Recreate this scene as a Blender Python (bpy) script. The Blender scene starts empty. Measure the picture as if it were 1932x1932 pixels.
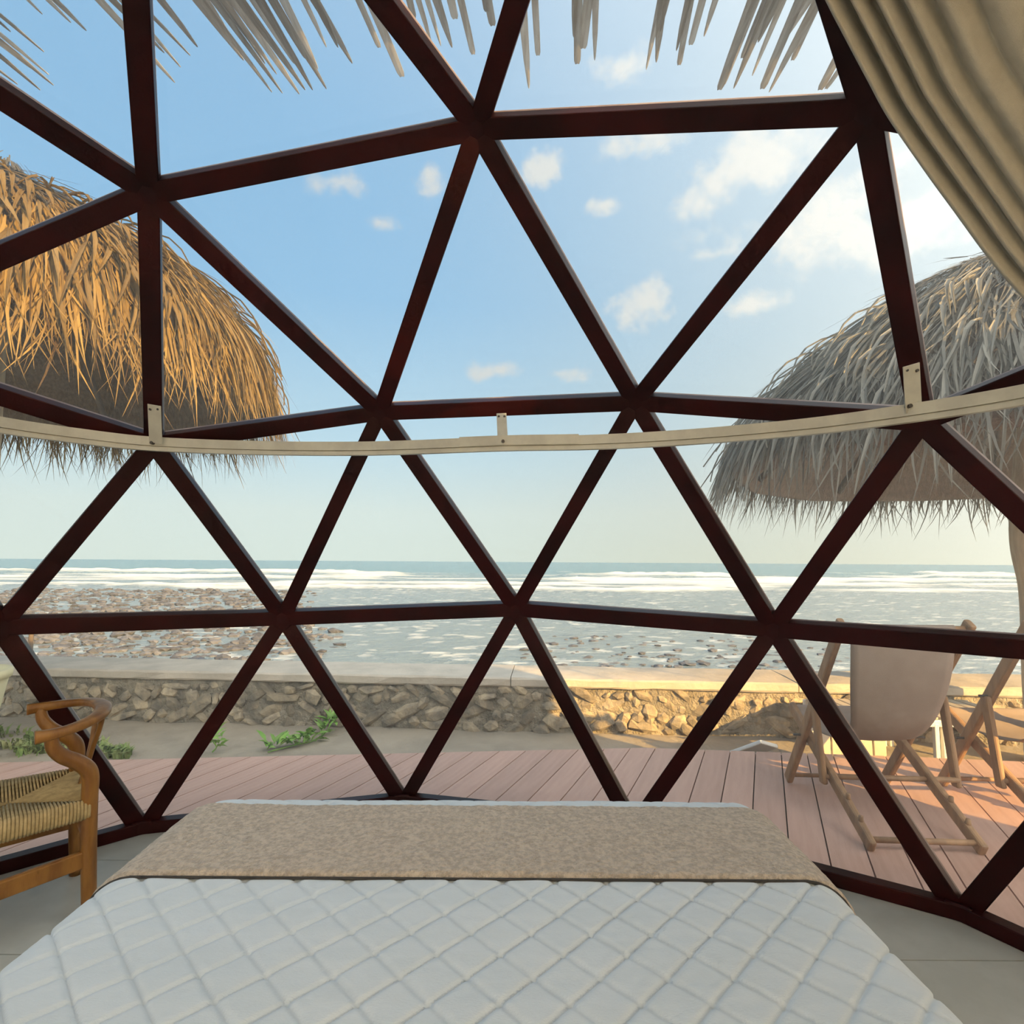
import bpy, bmesh, math, random
import numpy as np
from mathutils import Vector, Matrix

random.seed(7)
RNG = np.random.RandomState(11)
SC = bpy.context.scene
COL = SC.collection
PI = math.pi

# ------------------------------------------------------------------ camera, world, sun, exposure
PITCH, ROLL, EYE, FPX = 0.08464476, -0.00639486, 1.347, 1060.0
_rx = np.array([[1, 0, 0], [0, math.cos(PITCH), -math.sin(PITCH)], [0, math.sin(PITCH), math.cos(PITCH)]])
_ry = np.array([[math.cos(ROLL), 0, math.sin(ROLL)], [0, 1, 0], [-math.sin(ROLL), 0, math.cos(ROLL)]])
CR = _rx @ _ry
cam_d = bpy.data.cameras.new('camera')
cam_d.sensor_fit = 'HORIZONTAL'
cam_d.sensor_width = 36.0
cam_d.lens = 36.0 * FPX / 1932.0
cam_d.clip_start = 0.02
cam_d.clip_end = 5000
cam = bpy.data.objects.new('camera', cam_d)
COL.objects.link(cam)
r_, f_, u_ = CR[:, 0], CR[:, 1], CR[:, 2]
cam.matrix_world = Matrix(((r_[0], u_[0], -f_[0], 0), (r_[1], u_[1], -f_[1], 0), (r_[2], u_[2], -f_[2], EYE), (0, 0, 0, 1)))
SC.camera = cam

SUN_AZ, SUN_EL = 45.0, 18.0            # behind the camera, to the right
SUN_STRENGTH = 6.6
SKY_STRENGTH = 0.56
SC.view_settings.view_transform = 'Standard'
SC.view_settings.look = 'None'
SC.view_settings.gamma = 1.0
SC.view_settings.use_curve_mapping = False
SC.view_settings.exposure = 0.8
SC.cycles.max_bounces = 6
SC.cycles.diffuse_bounces = 4
SC.cycles.transparent_max_bounces = 24
SC.cycles.transmission_bounces = 8
SC.cycles.use_denoising = True
SC.cycles.use_adaptive_sampling = True
SC.cycles.adaptive_threshold = 0.055
SC.cycles.adaptive_min_samples = 12
SC.cycles.sample_clamp_indirect = 6.0
SC.cycles.caustics_reflective = False
SC.cycles.caustics_refractive = False

to_sun = Vector((math.sin(math.radians(SUN_AZ)) * math.cos(math.radians(SUN_EL)),
                 -math.cos(math.radians(SUN_AZ)) * math.cos(math.radians(SUN_EL)), math.sin(math.radians(SUN_EL))))
sun_d = bpy.data.lights.new('sun', 'SUN')
sun_d.energy = SUN_STRENGTH
sun_d.angle = math.radians(0.6)
sun_d.color = (1.0, 0.60, 0.19)
sun = bpy.data.objects.new('sun', sun_d)
COL.objects.link(sun)
sun.rotation_euler = to_sun.to_track_quat('Z', 'Y').to_euler()
sun.location = to_sun * 30


class NT:
    """tiny node-tree helper"""
    def __init__(self, tree):
        self.t = tree
        self.t.nodes.clear()

    def n(self, kind, **kw):
        nd = self.t.nodes.new(kind)
        for k, v in kw.items():
            if k in nd.inputs:
                nd.inputs[k].default_value = v
            else:
                setattr(nd, k, v)
        return nd

    def l(self, a, b):
        self.t.links.new(a, b)

    def math(self, op, a, b=None, c=None, clamp=False):
        nd = self.t.nodes.new('ShaderNodeMath')
        nd.operation = op
        nd.use_clamp = clamp
        for i, v in enumerate((a, b, c)):
            if v is None:
                continue
            if isinstance(v, (int, float)):
                nd.inputs[i].default_value = v
            else:
                self.l(v, nd.inputs[i])
        return nd.outputs[0]

    def mix(self, fac, a, b, blend='MIX'):
        nd = self.t.nodes.new('ShaderNodeMix')
        nd.data_type = 'RGBA'
        nd.blend_type = blend
        for sock, v in ((nd.inputs[0], fac), (nd.inputs[6], a), (nd.inputs[7], b)):
            if isinstance(v, (int, float)):
                sock.default_value = v
            elif isinstance(v, (tuple, list)):
                sock.default_value = (v[0], v[1], v[2], 1)
            else:
                self.l(v, sock)
        return nd.outputs[2]

    def ramp(self, fac, stops, interp='LINEAR'):
        nd = self.t.nodes.new('ShaderNodeValToRGB')
        cr = nd.color_ramp
        cr.interpolation = interp
        while len(cr.elements) < len(stops):
            cr.elements.new(0.5)
        for e, (p, c) in zip(cr.elements, stops):
            e.position = p
            e.color = (c[0], c[1], c[2], 1) if isinstance(c, (tuple, list)) else (c, c, c, 1)
        self.l(fac, nd.inputs[0])
        return nd.outputs[0]

    def sstep(self, v, lo, hi):
        nd = self.t.nodes.new('ShaderNodeMapRange')
        nd.interpolation_type = 'SMOOTHSTEP'
        nd.inputs[1].default_value = lo
        nd.inputs[2].default_value = hi
        self.l(v, nd.inputs[0])
        return nd.outputs[0]


def build_world():
    w = bpy.data.worlds.new('sky')
    SC.world = w
    w.use_nodes = True
    w.cycles.sampling_method = 'MANUAL'
    w.cycles.sample_map_resolution = 256
    t = NT(w.node_tree)
    tc = t.n('ShaderNodeTexCoord')
    d = tc.outputs['Generated']
    sx = t.n('ShaderNodeSeparateXYZ')
    t.l(d, sx.inputs[0])
    X, Y, Z = sx.outputs
    base = t.ramp(Z, [(0.0, (0.80, 0.90, 0.83)), (0.08, (0.79, 0.90, 0.86)), (0.2, (0.58, 0.80, 0.93)), (0.42, (0.32, 0.59, 0.87)), (0.62, (0.25, 0.51, 0.80)), (1.0, (0.18, 0.38, 0.64))])
    # thin haze to the right pales the blue
    veil = t.sstep(X, -0.3, 0.75)
    veil_c = t.ramp(Z, [(0.0, (0.60, 0.60, 0.45)), (0.12, (0.53, 0.56, 0.50)), (0.35, (0.36, 0.47, 0.52)), (1.0, (0.25, 0.38, 0.50))])
    col = t.mix(t.math('MULTIPLY', veil, 0.9), base, veil_c)
    # the sky brightens smoothly towards the sun (forward scattering)
    dt = t.n('ShaderNodeVectorMath', operation='DOT_PRODUCT')
    t.l(d, dt.inputs[0])
    dt.inputs[1].default_value = to_sun
    half = t.math('MULTIPLY', t.math('ADD', dt.outputs['Value'], 1.0), 0.5)
    glow = t.math('MULTIPLY', t.math('POWER', half, 3.0), 4.2)
    # cumulus patches: soft blobs in fixed sky directions broken up by noise
    nz = t.n('ShaderNodeTexNoise', Scale=10.0, Detail=4.0, Roughness=0.66)
    t.l(d, nz.inputs['Vector'])
    brk = t.math('MULTIPLY', nz.outputs[0], 1.35)
    total = None
    blobs = [(1030, 320, .055, .035, 1.), (1390, 320, .15, .07, 1.), (1215, 575, .10, .05, .95), (945, 700, .07, .03, .95), (1060, 705, .06, .028, .9),
             (808, 330, .035, .05, .8), (1145, 385, .045, .02, .8), (1170, 125, .07, .03, .8), (725, 425, .04, .02, .6), (640, 345, .07, .03, .5),
             (1540, 410, .22, .07, .8), (1400, 580, .10, .03, .8), (1350, 480, .06, .02, .7), (1250, 270, .12, .03, .7), (1700, 420, .2, .08, .8)]
    for (px, py, rw, rh, amp) in blobs:
        v = CR @ np.array([(px - 966) / FPX, 1, -(py - 966) / FPX])
        v /= np.linalg.norm(v)
        sub = t.n('ShaderNodeVectorMath', operation='SUBTRACT')
        t.l(d, sub.inputs[0])
        sub.inputs[1].default_value = v
        ml = t.n('ShaderNodeVectorMath', operation='MULTIPLY')
        t.l(sub.outputs[0], ml.inputs[0])
        ml.inputs[1].default_value = (1 / rw, 1 / rw, 1 / rh)
        ln = t.n('ShaderNodeVectorMath', operation='LENGTH')
        t.l(ml.outputs[0], ln.inputs[0])
        b = t.math('MULTIPLY', t.math('SUBTRACT', 1.0, ln.outputs['Value'], clamp=True), amp)
        total = b if total is None else t.math('MAXIMUM', total, b)
    cl = t.sstep(t.math('ADD', t.math('MULTIPLY', total, 0.62), t.math('SUBTRACT', brk, 0.66)), 0.14, 0.50)
    cl = t.math('MULTIPLY', cl, t.math('MINIMUM', t.math('MULTIPLY', total, 4.0), 1.0))
    col = t.mix(t.math('MULTIPLY', cl, 0.8), col, (0.80, 0.77, 0.71))
    gc = t.n('ShaderNodeVectorMath', operation='SCALE')
    gc.inputs[0].default_value = (1.0, 0.93, 0.82)
    t.l(glow, gc.inputs['Scale'])
    col = t.mix(1.0, col, gc.outputs[0], 'ADD')
    bg = t.n('ShaderNodeBackground', Strength=SKY_STRENGTH)
    t.l(col, bg.inputs[0])
    out = t.n('ShaderNodeOutputWorld')
    t.l(bg.outputs[0], out.inputs[0])


build_world()


# ------------------------------------------------------------------ helpers
def ray(px, py):
    return CR @ np.array([(px - 966) / FPX, 1.0, -(py - 966) / FPX])


def atz(px, py, z):
    d = ray(px, py)
    p = d * (z - EYE) / d[2]
    return Vector((p[0], p[1], z))


def aty(px, py, y):
    d = ray(px, py) * (y / ray(px, py)[1])
    return Vector((d[0], y, d[2] + EYE))


MATS = {}


def mat(name, color, rough=0.6, var=0.0, vscale=8.0, color2=None, bump=0.0, bscale=60.0, stretch=(1, 1, 1), coords='Object', rnd=0.0,
        spec=0.5, sheen=0.0, detail=5.0, extra=None, transl=0.0):
    """procedural principled material: colour noise between two colours, per-object jitter, noise bump"""
    if name in MATS:
        return MATS[name]
    m = bpy.data.materials.new(name)
    m.use_nodes = True
    t = NT(m.node_tree)
    out = t.n('ShaderNodeOutputMaterial')
    p = t.n('ShaderNodeBsdfPrincipled')
    p.inputs['Roughness'].default_value = rough
    p.inputs['Specular IOR Level'].default_value = spec
    if sheen:
        p.inputs['Sheen Weight'].default_value = sheen
    t.l(p.outputs[0], out.inputs[0])
    if coords == 'World':
        vec = t.n('ShaderNodeNewGeometry').outputs['Position']
    else:
        vec = t.n('ShaderNodeTexCoord').outputs['Object']
    mp = t.n('ShaderNodeMapping')
    mp.inputs['Scale'].default_value = stretch
    t.l(vec, mp.inputs[0])
    vec = mp.outputs[0]
    c2 = color2 if color2 else tuple(max(0, c * (1 - var)) for c in color)
    nz = t.n('ShaderNodeTexNoise', Scale=vscale, Detail=detail, Roughness=0.6)
    t.l(vec, nz.inputs['Vector'])
    col = t.mix(t.sstep(nz.outputs[0], 0.32, 0.68), color, c2)
    if rnd:
        oi = t.n('ShaderNodeObjectInfo')
        hs = t.n('ShaderNodeHueSaturation')
        t.l(t.math('ADD', t.math('MULTIPLY', oi.outputs['Random'], 2 * rnd), 1 - rnd), hs.inputs['Value'])
        t.l(col, hs.inputs['Color'])
        col = hs.outputs[0]
    t.l(col, p.inputs['Base Color'])
    if bump:
        nb = t.n('ShaderNodeTexNoise', Scale=bscale, Detail=4.0, Roughness=0.6)
        t.l(vec, nb.inputs['Vector'])
        bp = t.n('ShaderNodeBump', Strength=1.0, Distance=bump)
        t.l(nb.outputs[0], bp.inputs['Height'])
        t.l(bp.outputs[0], p.inputs['Normal'])
    if extra:
        extra(t, p, vec)
    if transl:
        tl = t.n('ShaderNodeBsdfTranslucent')
        t.l(p.inputs['Base Color'].links[0].from_socket, tl.inputs[0])
        mx = t.n('ShaderNodeMixShader')
        mx.inputs[0].default_value = transl
        t.l(p.outputs[0], mx.inputs[1])
        t.l(tl.outputs[0], mx.inputs[2])
        t.l(mx.outputs[0], out.inputs[0])
    MATS[name] = m
    return m


def glass_mat():
    m = bpy.data.materials.new('window_glass')
    m.use_nodes = True
    t = NT(m.node_tree)
    out = t.n('ShaderNodeOutputMaterial')
    tr = t.n('ShaderNodeBsdfTransparent')
    tr.inputs[0].default_value = (0.965, 0.975, 0.97, 1)
    gl = t.n('ShaderNodeBsdfGlossy', Roughness=0.03)
    fr = t.n('ShaderNodeFresnel', IOR=1.35)
    mx = t.n('ShaderNodeMixShader')
    t.l(t.math('MULTIPLY', fr.outputs[0], 0.55), mx.inputs[0])
    t.l(tr.outputs[0], mx.inputs[1])
    t.l(gl.outputs[0], mx.inputs[2])
    # thin milky film on the panes
    fm = t.n('ShaderNodeBsdfTranslucent')
    fm.inputs[0].default_value = (0.9, 0.92, 0.9, 1)
    mx2 = t.n('ShaderNodeMixShader')
    mx2.inputs[0].default_value = 0.03
    t.l(mx.outputs[0], mx2.inputs[1])
    t.l(fm.outputs[0], mx2.inputs[2])
    t.l(mx2.outputs[0], out.inputs[0])
    return m


def translucent_mat(name, color, amount):
    m = bpy.data.materials.new(name)
    m.use_nodes = True
    t = NT(m.node_tree)
    out = t.n('ShaderNodeOutputMaterial')
    df = t.n('ShaderNodeBsdfDiffuse')
    df.inputs[0].default_value = (*color, 1)
    tl = t.n('ShaderNodeBsdfTranslucent')
    tl.inputs[0].default_value = (*color, 1)
    mx = t.n('ShaderNodeMixShader')
    mx.inputs[0].default_value = amount
    t.l(df.outputs[0], mx.inputs[1])
    t.l(tl.outputs[0], mx.inputs[2])
    t.l(mx.outputs[0], out.inputs[0])
    return m


def empty(name, loc=(0, 0, 0), rz=0.0, parent=None):
    o = bpy.data.objects.new(name, None)
    o.empty_display_size = 0.1
    COL.objects.link(o)
    o.location = loc
    o.rotation_euler = (0, 0, rz)
    if parent:
        o.parent = parent
    return o


def tag(o, label=None, cat=None, group=None, kind=None):
    if label:
        o['label'] = label
    if cat:
        o['category'] = cat
    if group:
        o['group'] = group
    if kind:
        o['kind'] = kind
    return o


def mesh(name, verts, faces, m=None, smooth=False):
    me = bpy.data.meshes.new(name)
    me.from_pydata([tuple(v) for v in verts], [], [tuple(f) for f in faces])
    me.update()
    if m:
        me.materials.append(m)
    if smooth:
        me.polygons.foreach_set('use_smooth', [True] * len(me.polygons))
    return me


def put(name, me, parent=None, loc=(0, 0, 0), rot=(0, 0, 0), scale=(1, 1, 1)):
    o = bpy.data.objects.new(name, me)
    COL.objects.link(o)
    o.location = loc
    o.rotation_euler = rot
    o.scale = scale
    if parent:
        o.parent = parent
    return o


def obj(name, verts, faces, m, parent=None, smooth=False, off=None):
    """mesh object; verts given in world space when off (the parent's location) is passed"""
    if off is not None:
        verts = [(v[0] - off[0], v[1] - off[1], v[2] - off[2]) for v in verts]
    return put(name, mesh(name, verts, faces, m, smooth), parent)


def box_vf(cx, cy, cz, sx, sy, sz):
    v = [(cx + a * sx / 2, cy + b * sy / 2, cz + c * sz / 2) for a in (-1, 1) for b in (-1, 1) for c in (-1, 1)]
    f = [(0, 1, 3, 2), (4, 6, 7, 5), (0, 4, 5, 1), (2, 3, 7, 6), (0, 2, 6, 4), (1, 5, 7, 3)]
    return v, f


def bevelled(v, f, amt, seg=2):
    bm = bmesh.new()
    vs = [bm.verts.new(p) for p in v]
    for q in f:
        bm.faces.new([vs[i] for i in q])
    bmesh.ops.recalc_face_normals(bm, faces=bm.faces)
    bmesh.ops.bevel(bm, geom=bm.edges[:], offset=amt, segments=seg, affect='EDGES', profile=0.5)
    v2 = [tuple(x.co) for x in bm.verts]
    bm.verts.index_update()
    f2 = [tuple(x.index for x in q.verts) for q in bm.faces]
    bm.free()
    return v2, f2


def bar_vf(p, q, w, h, up=(0, 0, 1), bev=0.0):
    """straight rectangular bar from p to q, w across, h along 'up'"""
    p, q, up = Vector(p), Vector(q), Vector(up)
    a = (q - p).normalized()
    s = a.cross(up).normalized()
    n = s.cross(a).normalized()
    v = [c + s * (i * w / 2) + n * (j * h / 2) for c in (p, q) for i, j in ((-1, -1), (1, -1), (1, 1), (-1, 1))]
    f = [(0, 1, 2, 3), (7, 6, 5, 4), (0, 4, 5, 1), (1, 5, 6, 2), (2, 6, 7, 3), (3, 7, 4, 0)]
    v = [tuple(x) for x in v]
    if bev:
        return bevelled(v, f, bev)
    return v, f


def spline(pts, n=8):
    """Catmull-Rom through points of any dimension"""
    P = np.array(pts, float)
    Q = np.vstack([2 * P[0] - P[1], P, 2 * P[-1] - P[-2]])
    out = []
    for i in range(1, len(Q) - 2):
        for k in range(n):
            t = k / n
            a, b, c, d = Q[i - 1], Q[i], Q[i + 1], Q[i + 2]
            out.append(0.5 * ((2 * b) + (c - a) * t + (2 * a - 5 * b + 4 * c - d) * t * t + (3 * b - a - 3 * c + d) * t ** 3))
    out.append(P[-1])
    return np.array(out)


def tube_vf(pts, ra, rb=None, seg=10, up=(0, 0, 1), power=1.0):
    """sweep of an elliptical (or squarish, power<1) section; ra across, rb along 'up'"""
    P = np.array(pts, float)
    n = len(P)
    ra = np.broadcast_to(np.asarray(ra, float), (n,))
    rb = ra if rb is None else np.broadcast_to(np.asarray(rb, float), (n,))
    T = np.gradient(P, axis=0)
    T /= np.linalg.norm(T, axis=1)[:, None]
    V, F = [], []
    U = np.array(up, float)
    for i in range(n):
        S = np.cross(T[i], U)
        if np.linalg.norm(S) < 1e-4:
            S = np.cross(T[i], np.array([1.0, 0.3, 0.1]))
        S /= np.linalg.norm(S)
        N = np.cross(S, T[i])
        for k in range(seg):
            a = 2 * PI * k / seg
            ca, sa = math.cos(a), math.sin(a)
            if power != 1.0:
                ca = math.copysign(abs(ca) ** power, ca)
                sa = math.copysign(abs(sa) ** power, sa)
            V.append(P[i] + S * ra[i] * ca + N * rb[i] * sa)
    for i in range(n - 1):
        for k in range(seg):
            F.append((i * seg + k, i * seg + (k + 1) % seg, (i + 1) * seg + (k + 1) % seg, (i + 1) * seg + k))
    F.append(tuple(range(seg))[::-1])
    F.append(tuple((n - 1) * seg + k for k in range(seg)))
    return V, F


def clip_poly(poly, clipper):
    """Sutherland-Hodgman, clipper convex and counter-clockwise"""
    out = list(poly)
    for i in range(len(clipper)):
        a, b = clipper[i], clipper[(i + 1) % len(clipper)]
        inp, out = out, []
        if not inp:
            break

        def side(p):
            return (b[0] - a[0]) * (p[1] - a[1]) - (b[1] - a[1]) * (p[0] - a[0])
        for j in range(len(inp)):
            p, q = inp[j], inp[(j + 1) % len(inp)]
            sp, sq = side(p), side(q)
            if sp >= 0:
                out.append(p)
            if (sp >= 0) != (sq >= 0):
                t = sp / (sp - sq)
                out.append((p[0] + (q[0] - p[0]) * t, p[1] + (q[1] - p[1]) * t))
    return out


def prism_vf(poly, z0, z1):
    n = len(poly)
    v = [(p[0], p[1], z0) for p in poly] + [(p[0], p[1], z1) for p in poly]
    f = [tuple(range(n))[::-1], tuple(range(n, 2 * n))] + [(i, (i + 1) % n, n + (i + 1) % n, n + i) for i in range(n)]
    return v, f


def vnoise(x, y, seed=0):
    """smooth value noise, arrays in, 0..1 out"""
    xi, yi = np.floor(x).astype(np.int64), np.floor(y).astype(np.int64)
    xf, yf = x - xi, y - yi

    def h(a, b):
        k = (a * 374761393 + b * 668265263 + seed * 1442695041) & 0xffffffff
        k = ((k ^ (k >> 13)) * 1274126177) & 0xffffffff
        return ((k ^ (k >> 16)) & 0xffff) / 65535.0
    u, v = xf * xf * (3 - 2 * xf), yf * yf * (3 - 2 * yf)
    return (h(xi, yi) * (1 - u) + h(xi + 1, yi) * u) * (1 - v) + (h(xi, yi + 1) * (1 - u) + h(xi + 1, yi + 1) * u) * v


def fbm(x, y, seed=0, oct=4):
    s, a, tot = 0, 1.0, 0
    for i in range(oct):
        s = s + a * vnoise(x * 2 ** i, y * 2 ** i, seed + i * 17)
        tot += a
        a *= 0.5
    return s / tot


def merge(parts):
    V, F = [], []
    for v, f in parts:
        k = len(V)
        V += [tuple(x) for x in v]
        F += [tuple(i + k for i in q) for q in f]
    return V, F


# ------------------------------------------------------------------ materials
M_STRUT = mat('dark_mahogany', (0.040, 0.0035, 0.0035), 0.42, spec=0.22, color2=(0.018, 0.0022, 0.002), vscale=3.0, stretch=(1, 1, 1), coords='World', bump=0.0006, bscale=90)
M_LIT_BEAD = mat('pale_lit_bead', (0.42, 0.33, 0.30), 0.6, color2=(0.24, 0.17, 0.15), vscale=4, coords='World')  # pale bead, its colour stands in for the strut's daylit side face
M_GLASS = glass_mat()
M_MEMB = translucent_mat('white_membrane', (0.95, 0.95, 0.93), 0.62)
M_TILE = mat('grey_floor_tile', (0.60, 0.61, 0.56), 0.35, color2=(0.53, 0.54, 0.49), vscale=5, coords='World', rnd=0.04)
M_GROUT = mat('floor_grout', (0.12, 0.12, 0.11), 0.9)
M_PLANK = mat('deck_plank', (0.62, 0.385, 0.30), 0.55, color2=(0.54, 0.33, 0.25), vscale=3.0, stretch=(8, 0.6, 1), rnd=0.07, bump=0.0008, bscale=30)
M_DARKGAP = mat('deck_joist', (0.05, 0.035, 0.03), 0.9)
M_SAND = mat('grey_sand', (0.42, 0.36, 0.28), 0.95, color2=(0.33, 0.285, 0.225), vscale=2.5, coords='World', bump=0.012, bscale=14)
M_CAP = mat('wall_cap_concrete', (0.62, 0.54, 0.44), 0.9, color2=(0.50, 0.44, 0.36), vscale=3.5, coords='World', bump=0.006, bscale=25)
M_MORTAR = mat('wall_mortar', (0.42, 0.36, 0.27), 0.95, color2=(0.20, 0.175, 0.135), vscale=7, coords='World', bump=0.05, bscale=22)
M_STONE = mat('wall_stone', (0.47, 0.38, 0.26), 0.9, color2=(0.22, 0.19, 0.15), vscale=7, coords='World', bump=0.02, bscale=16, rnd=0.3)
M_RAIL = mat('white_aluminium', (0.62, 0.60, 0.50), 0.4, color2=(0.52, 0.50, 0.42), vscale=10, coords='World')
M_SCREW = mat('dark_screw', (0.07, 0.06, 0.05), 0.4)
M_CURTAIN = mat('linen_curtain', (0.55, 0.51, 0.41), 0.9, color2=(0.51, 0.47, 0.375), vscale=30, bump=0.0015, bscale=500, sheen=0.2, coords='World')
M_OAK = mat('oiled_oak', (0.36, 0.165, 0.035), 0.38, color2=(0.23, 0.095, 0.02), vscale=6, stretch=(3, 3, 0.7), bump=0.0008, bscale=60)
M_CORD = mat('paper_cord', (0.55, 0.41, 0.20), 0.8, color2=(0.38, 0.28, 0.13), vscale=30, rnd=0.1)
M_TEAK = mat('weathered_teak', (0.42, 0.25, 0.13), 0.6, color2=(0.28, 0.165, 0.09), vscale=9, stretch=(2, 2, 0.5), bump=0.001, bscale=50, rnd=0.08)
M_SLING = mat('taupe_canvas', (0.36, 0.285, 0.235), 0.95, color2=(0.31, 0.24, 0.195), vscale=5, bump=0.001, bscale=300)
M_QUILT = mat('white_quilt', (0.68, 0.745, 0.785), 0.9, color2=(0.64, 0.71, 0.75), vscale=5, bump=0.0007, bscale=220, stretch=(0.6, 2.5, 1), sheen=0.2)
M_MATTRESS = mat('mattress_ticking', (0.8, 0.8, 0.78), 0.9, var=0.05)
M_THROW = mat('beige_boucle', (0.66, 0.55, 0.43), 0.98, color2=(0.42, 0.345, 0.265), vscale=75, bump=0.012, bscale=90, sheen=0.35, detail=3)
M_HEM_SHADOW = mat('throw_edge_shadow', (0.05, 0.045, 0.04), 0.9)
M_TRUNK = mat('pale_trunk', (0.55, 0.48, 0.36), 0.9, color2=(0.40, 0.34, 0.26), vscale=6, stretch=(3, 3, 0.5), bump=0.006, bscale=25)
M_RAFTER = mat('dark_rafter', (0.14, 0.105, 0.075), 0.9, var=0.3)
M_PLASTIC = mat('white_plastic', (0.82, 0.82, 0.78), 0.4, var=0.05)
M_SLAT = mat('cream_slat', (0.62, 0.52, 0.38), 0.6, var=0.12, rnd=0.08)
M_POT = mat('cream_pot', (0.66, 0.62, 0.40), 0.7, color2=(0.56, 0.52, 0.34), vscale=5)
M_LEAF = mat('green_leaf', (0.16, 0.34, 0.05), 0.55, color2=(0.26, 0.42, 0.09), vscale=8, coords='World', rnd=0.2)
M_GRASSY = mat('grass_blade', (0.17, 0.27, 0.06), 0.7, color2=(0.36, 0.36, 0.15), vscale=4, coords='World')
M_SUN_BLOCK_BAMBOO = mat('sun_block_bamboo', (0.38, 0.28, 0.16), 0.7, color2=(0.26, 0.19, 0.11), vscale=8, stretch=(6, 6, 0.5), rnd=0.1)
M_ROCK = mat('shore_rock', (0.125, 0.125, 0.135), 0.8, color2=(0.05, 0.05, 0.055), vscale=1.2, coords='World', bump=0.03, bscale=8)


def thatch_mat(name, c_hi, c_lo, grey):
    def extra(t, p, vec):
        at = t.n('ShaderNodeAttribute', attribute_name='tint')
        col = t.ramp(at.outputs['Fac'], [(0.0, c_lo), (0.45, tuple((a + b) / 2 for a, b in zip(c_hi, c_lo))), (1.0, c_hi)])
        ag = t.n('ShaderNodeAttribute', attribute_name='age_shade')      # greyer towards the peak: weathering, plus shade put into the golden thatch
        t.l(t.mix(ag.outputs['Fac'], col, grey), p.inputs['Base Color'])
    return mat(name, c_hi, 0.75, extra=extra, spec=0.25, transl=0.3)


M_THATCH_GOLD = thatch_mat('golden_thatch', (0.36, 0.245, 0.09), (0.06, 0.037, 0.021), (0.095, 0.092, 0.088))  # last colour darkened to stand in for shade at the peak
M_THATCH_GREY = thatch_mat('grey_thatch', (0.38, 0.355, 0.30), (0.13, 0.115, 0.09), (0.28, 0.265, 0.235))
M_CORE_GOLD = mat('thatch_core_brown', (0.20, 0.15, 0.10), 0.95, color2=(0.13, 0.10, 0.07), vscale=12, stretch=(3, 3, 0.6), bump=0.02, bscale=30)
M_CORE_GREY = mat('thatch_core_grey', (0.28, 0.225, 0.18), 0.95, color2=(0.21, 0.17, 0.14), vscale=12, stretch=(3, 3, 0.6), bump=0.02, bscale=30)
M_REED = mat('dry_palm_strip', (0.52, 0.51, 0.49), 0.8, color2=(0.42, 0.39, 0.36), vscale=6, stretch=(8, 0.7, 1), rnd=0.22, transl=0.6)

# ------------------------------------------------------------------ the dome: a three-frequency geodesic, R = 3 m
DC = np.array([-0.4316, 0.1568, 0.54])          # sphere centre
DR = 2.98


def geodesic():
    zl, r = 1 / 5 ** 0.5, 2 / 5 ** 0.5
    V = [(0, 0, 1)]
    V += [(r * math.cos(2 * PI * k / 5), r * math.sin(2 * PI * k / 5), zl) for k in range(5)]
    V += [(r * math.cos(2 * PI * (k + .5) / 5), r * math.sin(2 * PI * (k + .5) / 5), -zl) for k in range(5)]
    V += [(0, 0, -1)]
    V = np.array(V)
    F = []
    for k in range(5):
        a, b = 1 + k, 1 + (k + 1) % 5
        l, l2 = 6 + k, 6 + (k + 1) % 5
        F += [(0, a, b), (a, l, b), (b, l, l2), (11, l2, l)]
    a0 = 0.7773
    rot = np.array([[math.cos(a0), -math.sin(a0), 0], [math.sin(a0), math.cos(a0), 0], [0, 0, 1]])
    nodes, key, tris = [], {}, []

    def nid(p):
        p = p / np.linalg.norm(p)
        k = tuple(np.round(p, 4) + 0.0)
        if k not in key:
            key[k] = len(nodes)
            nodes.append(rot @ p)
        return key[k]
    for (a, b, c) in F:
        g = {}
        for i in range(4):
            for j in range(4 - i):
                g[(i, j)] = nid(V[a] * (3 - i - j) + V[b] * i + V[c] * j)
        for i in range(3):
            for j in range(3 - i):
                tris.append((g[(i, j)], g[(i + 1, j)], g[(i, j + 1)]))
                if i + j < 2:
                    tris.append((g[(i + 1, j)], g[(i + 1, j + 1)], g[(i, j + 1)]))
    return np.array(nodes), tris


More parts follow.
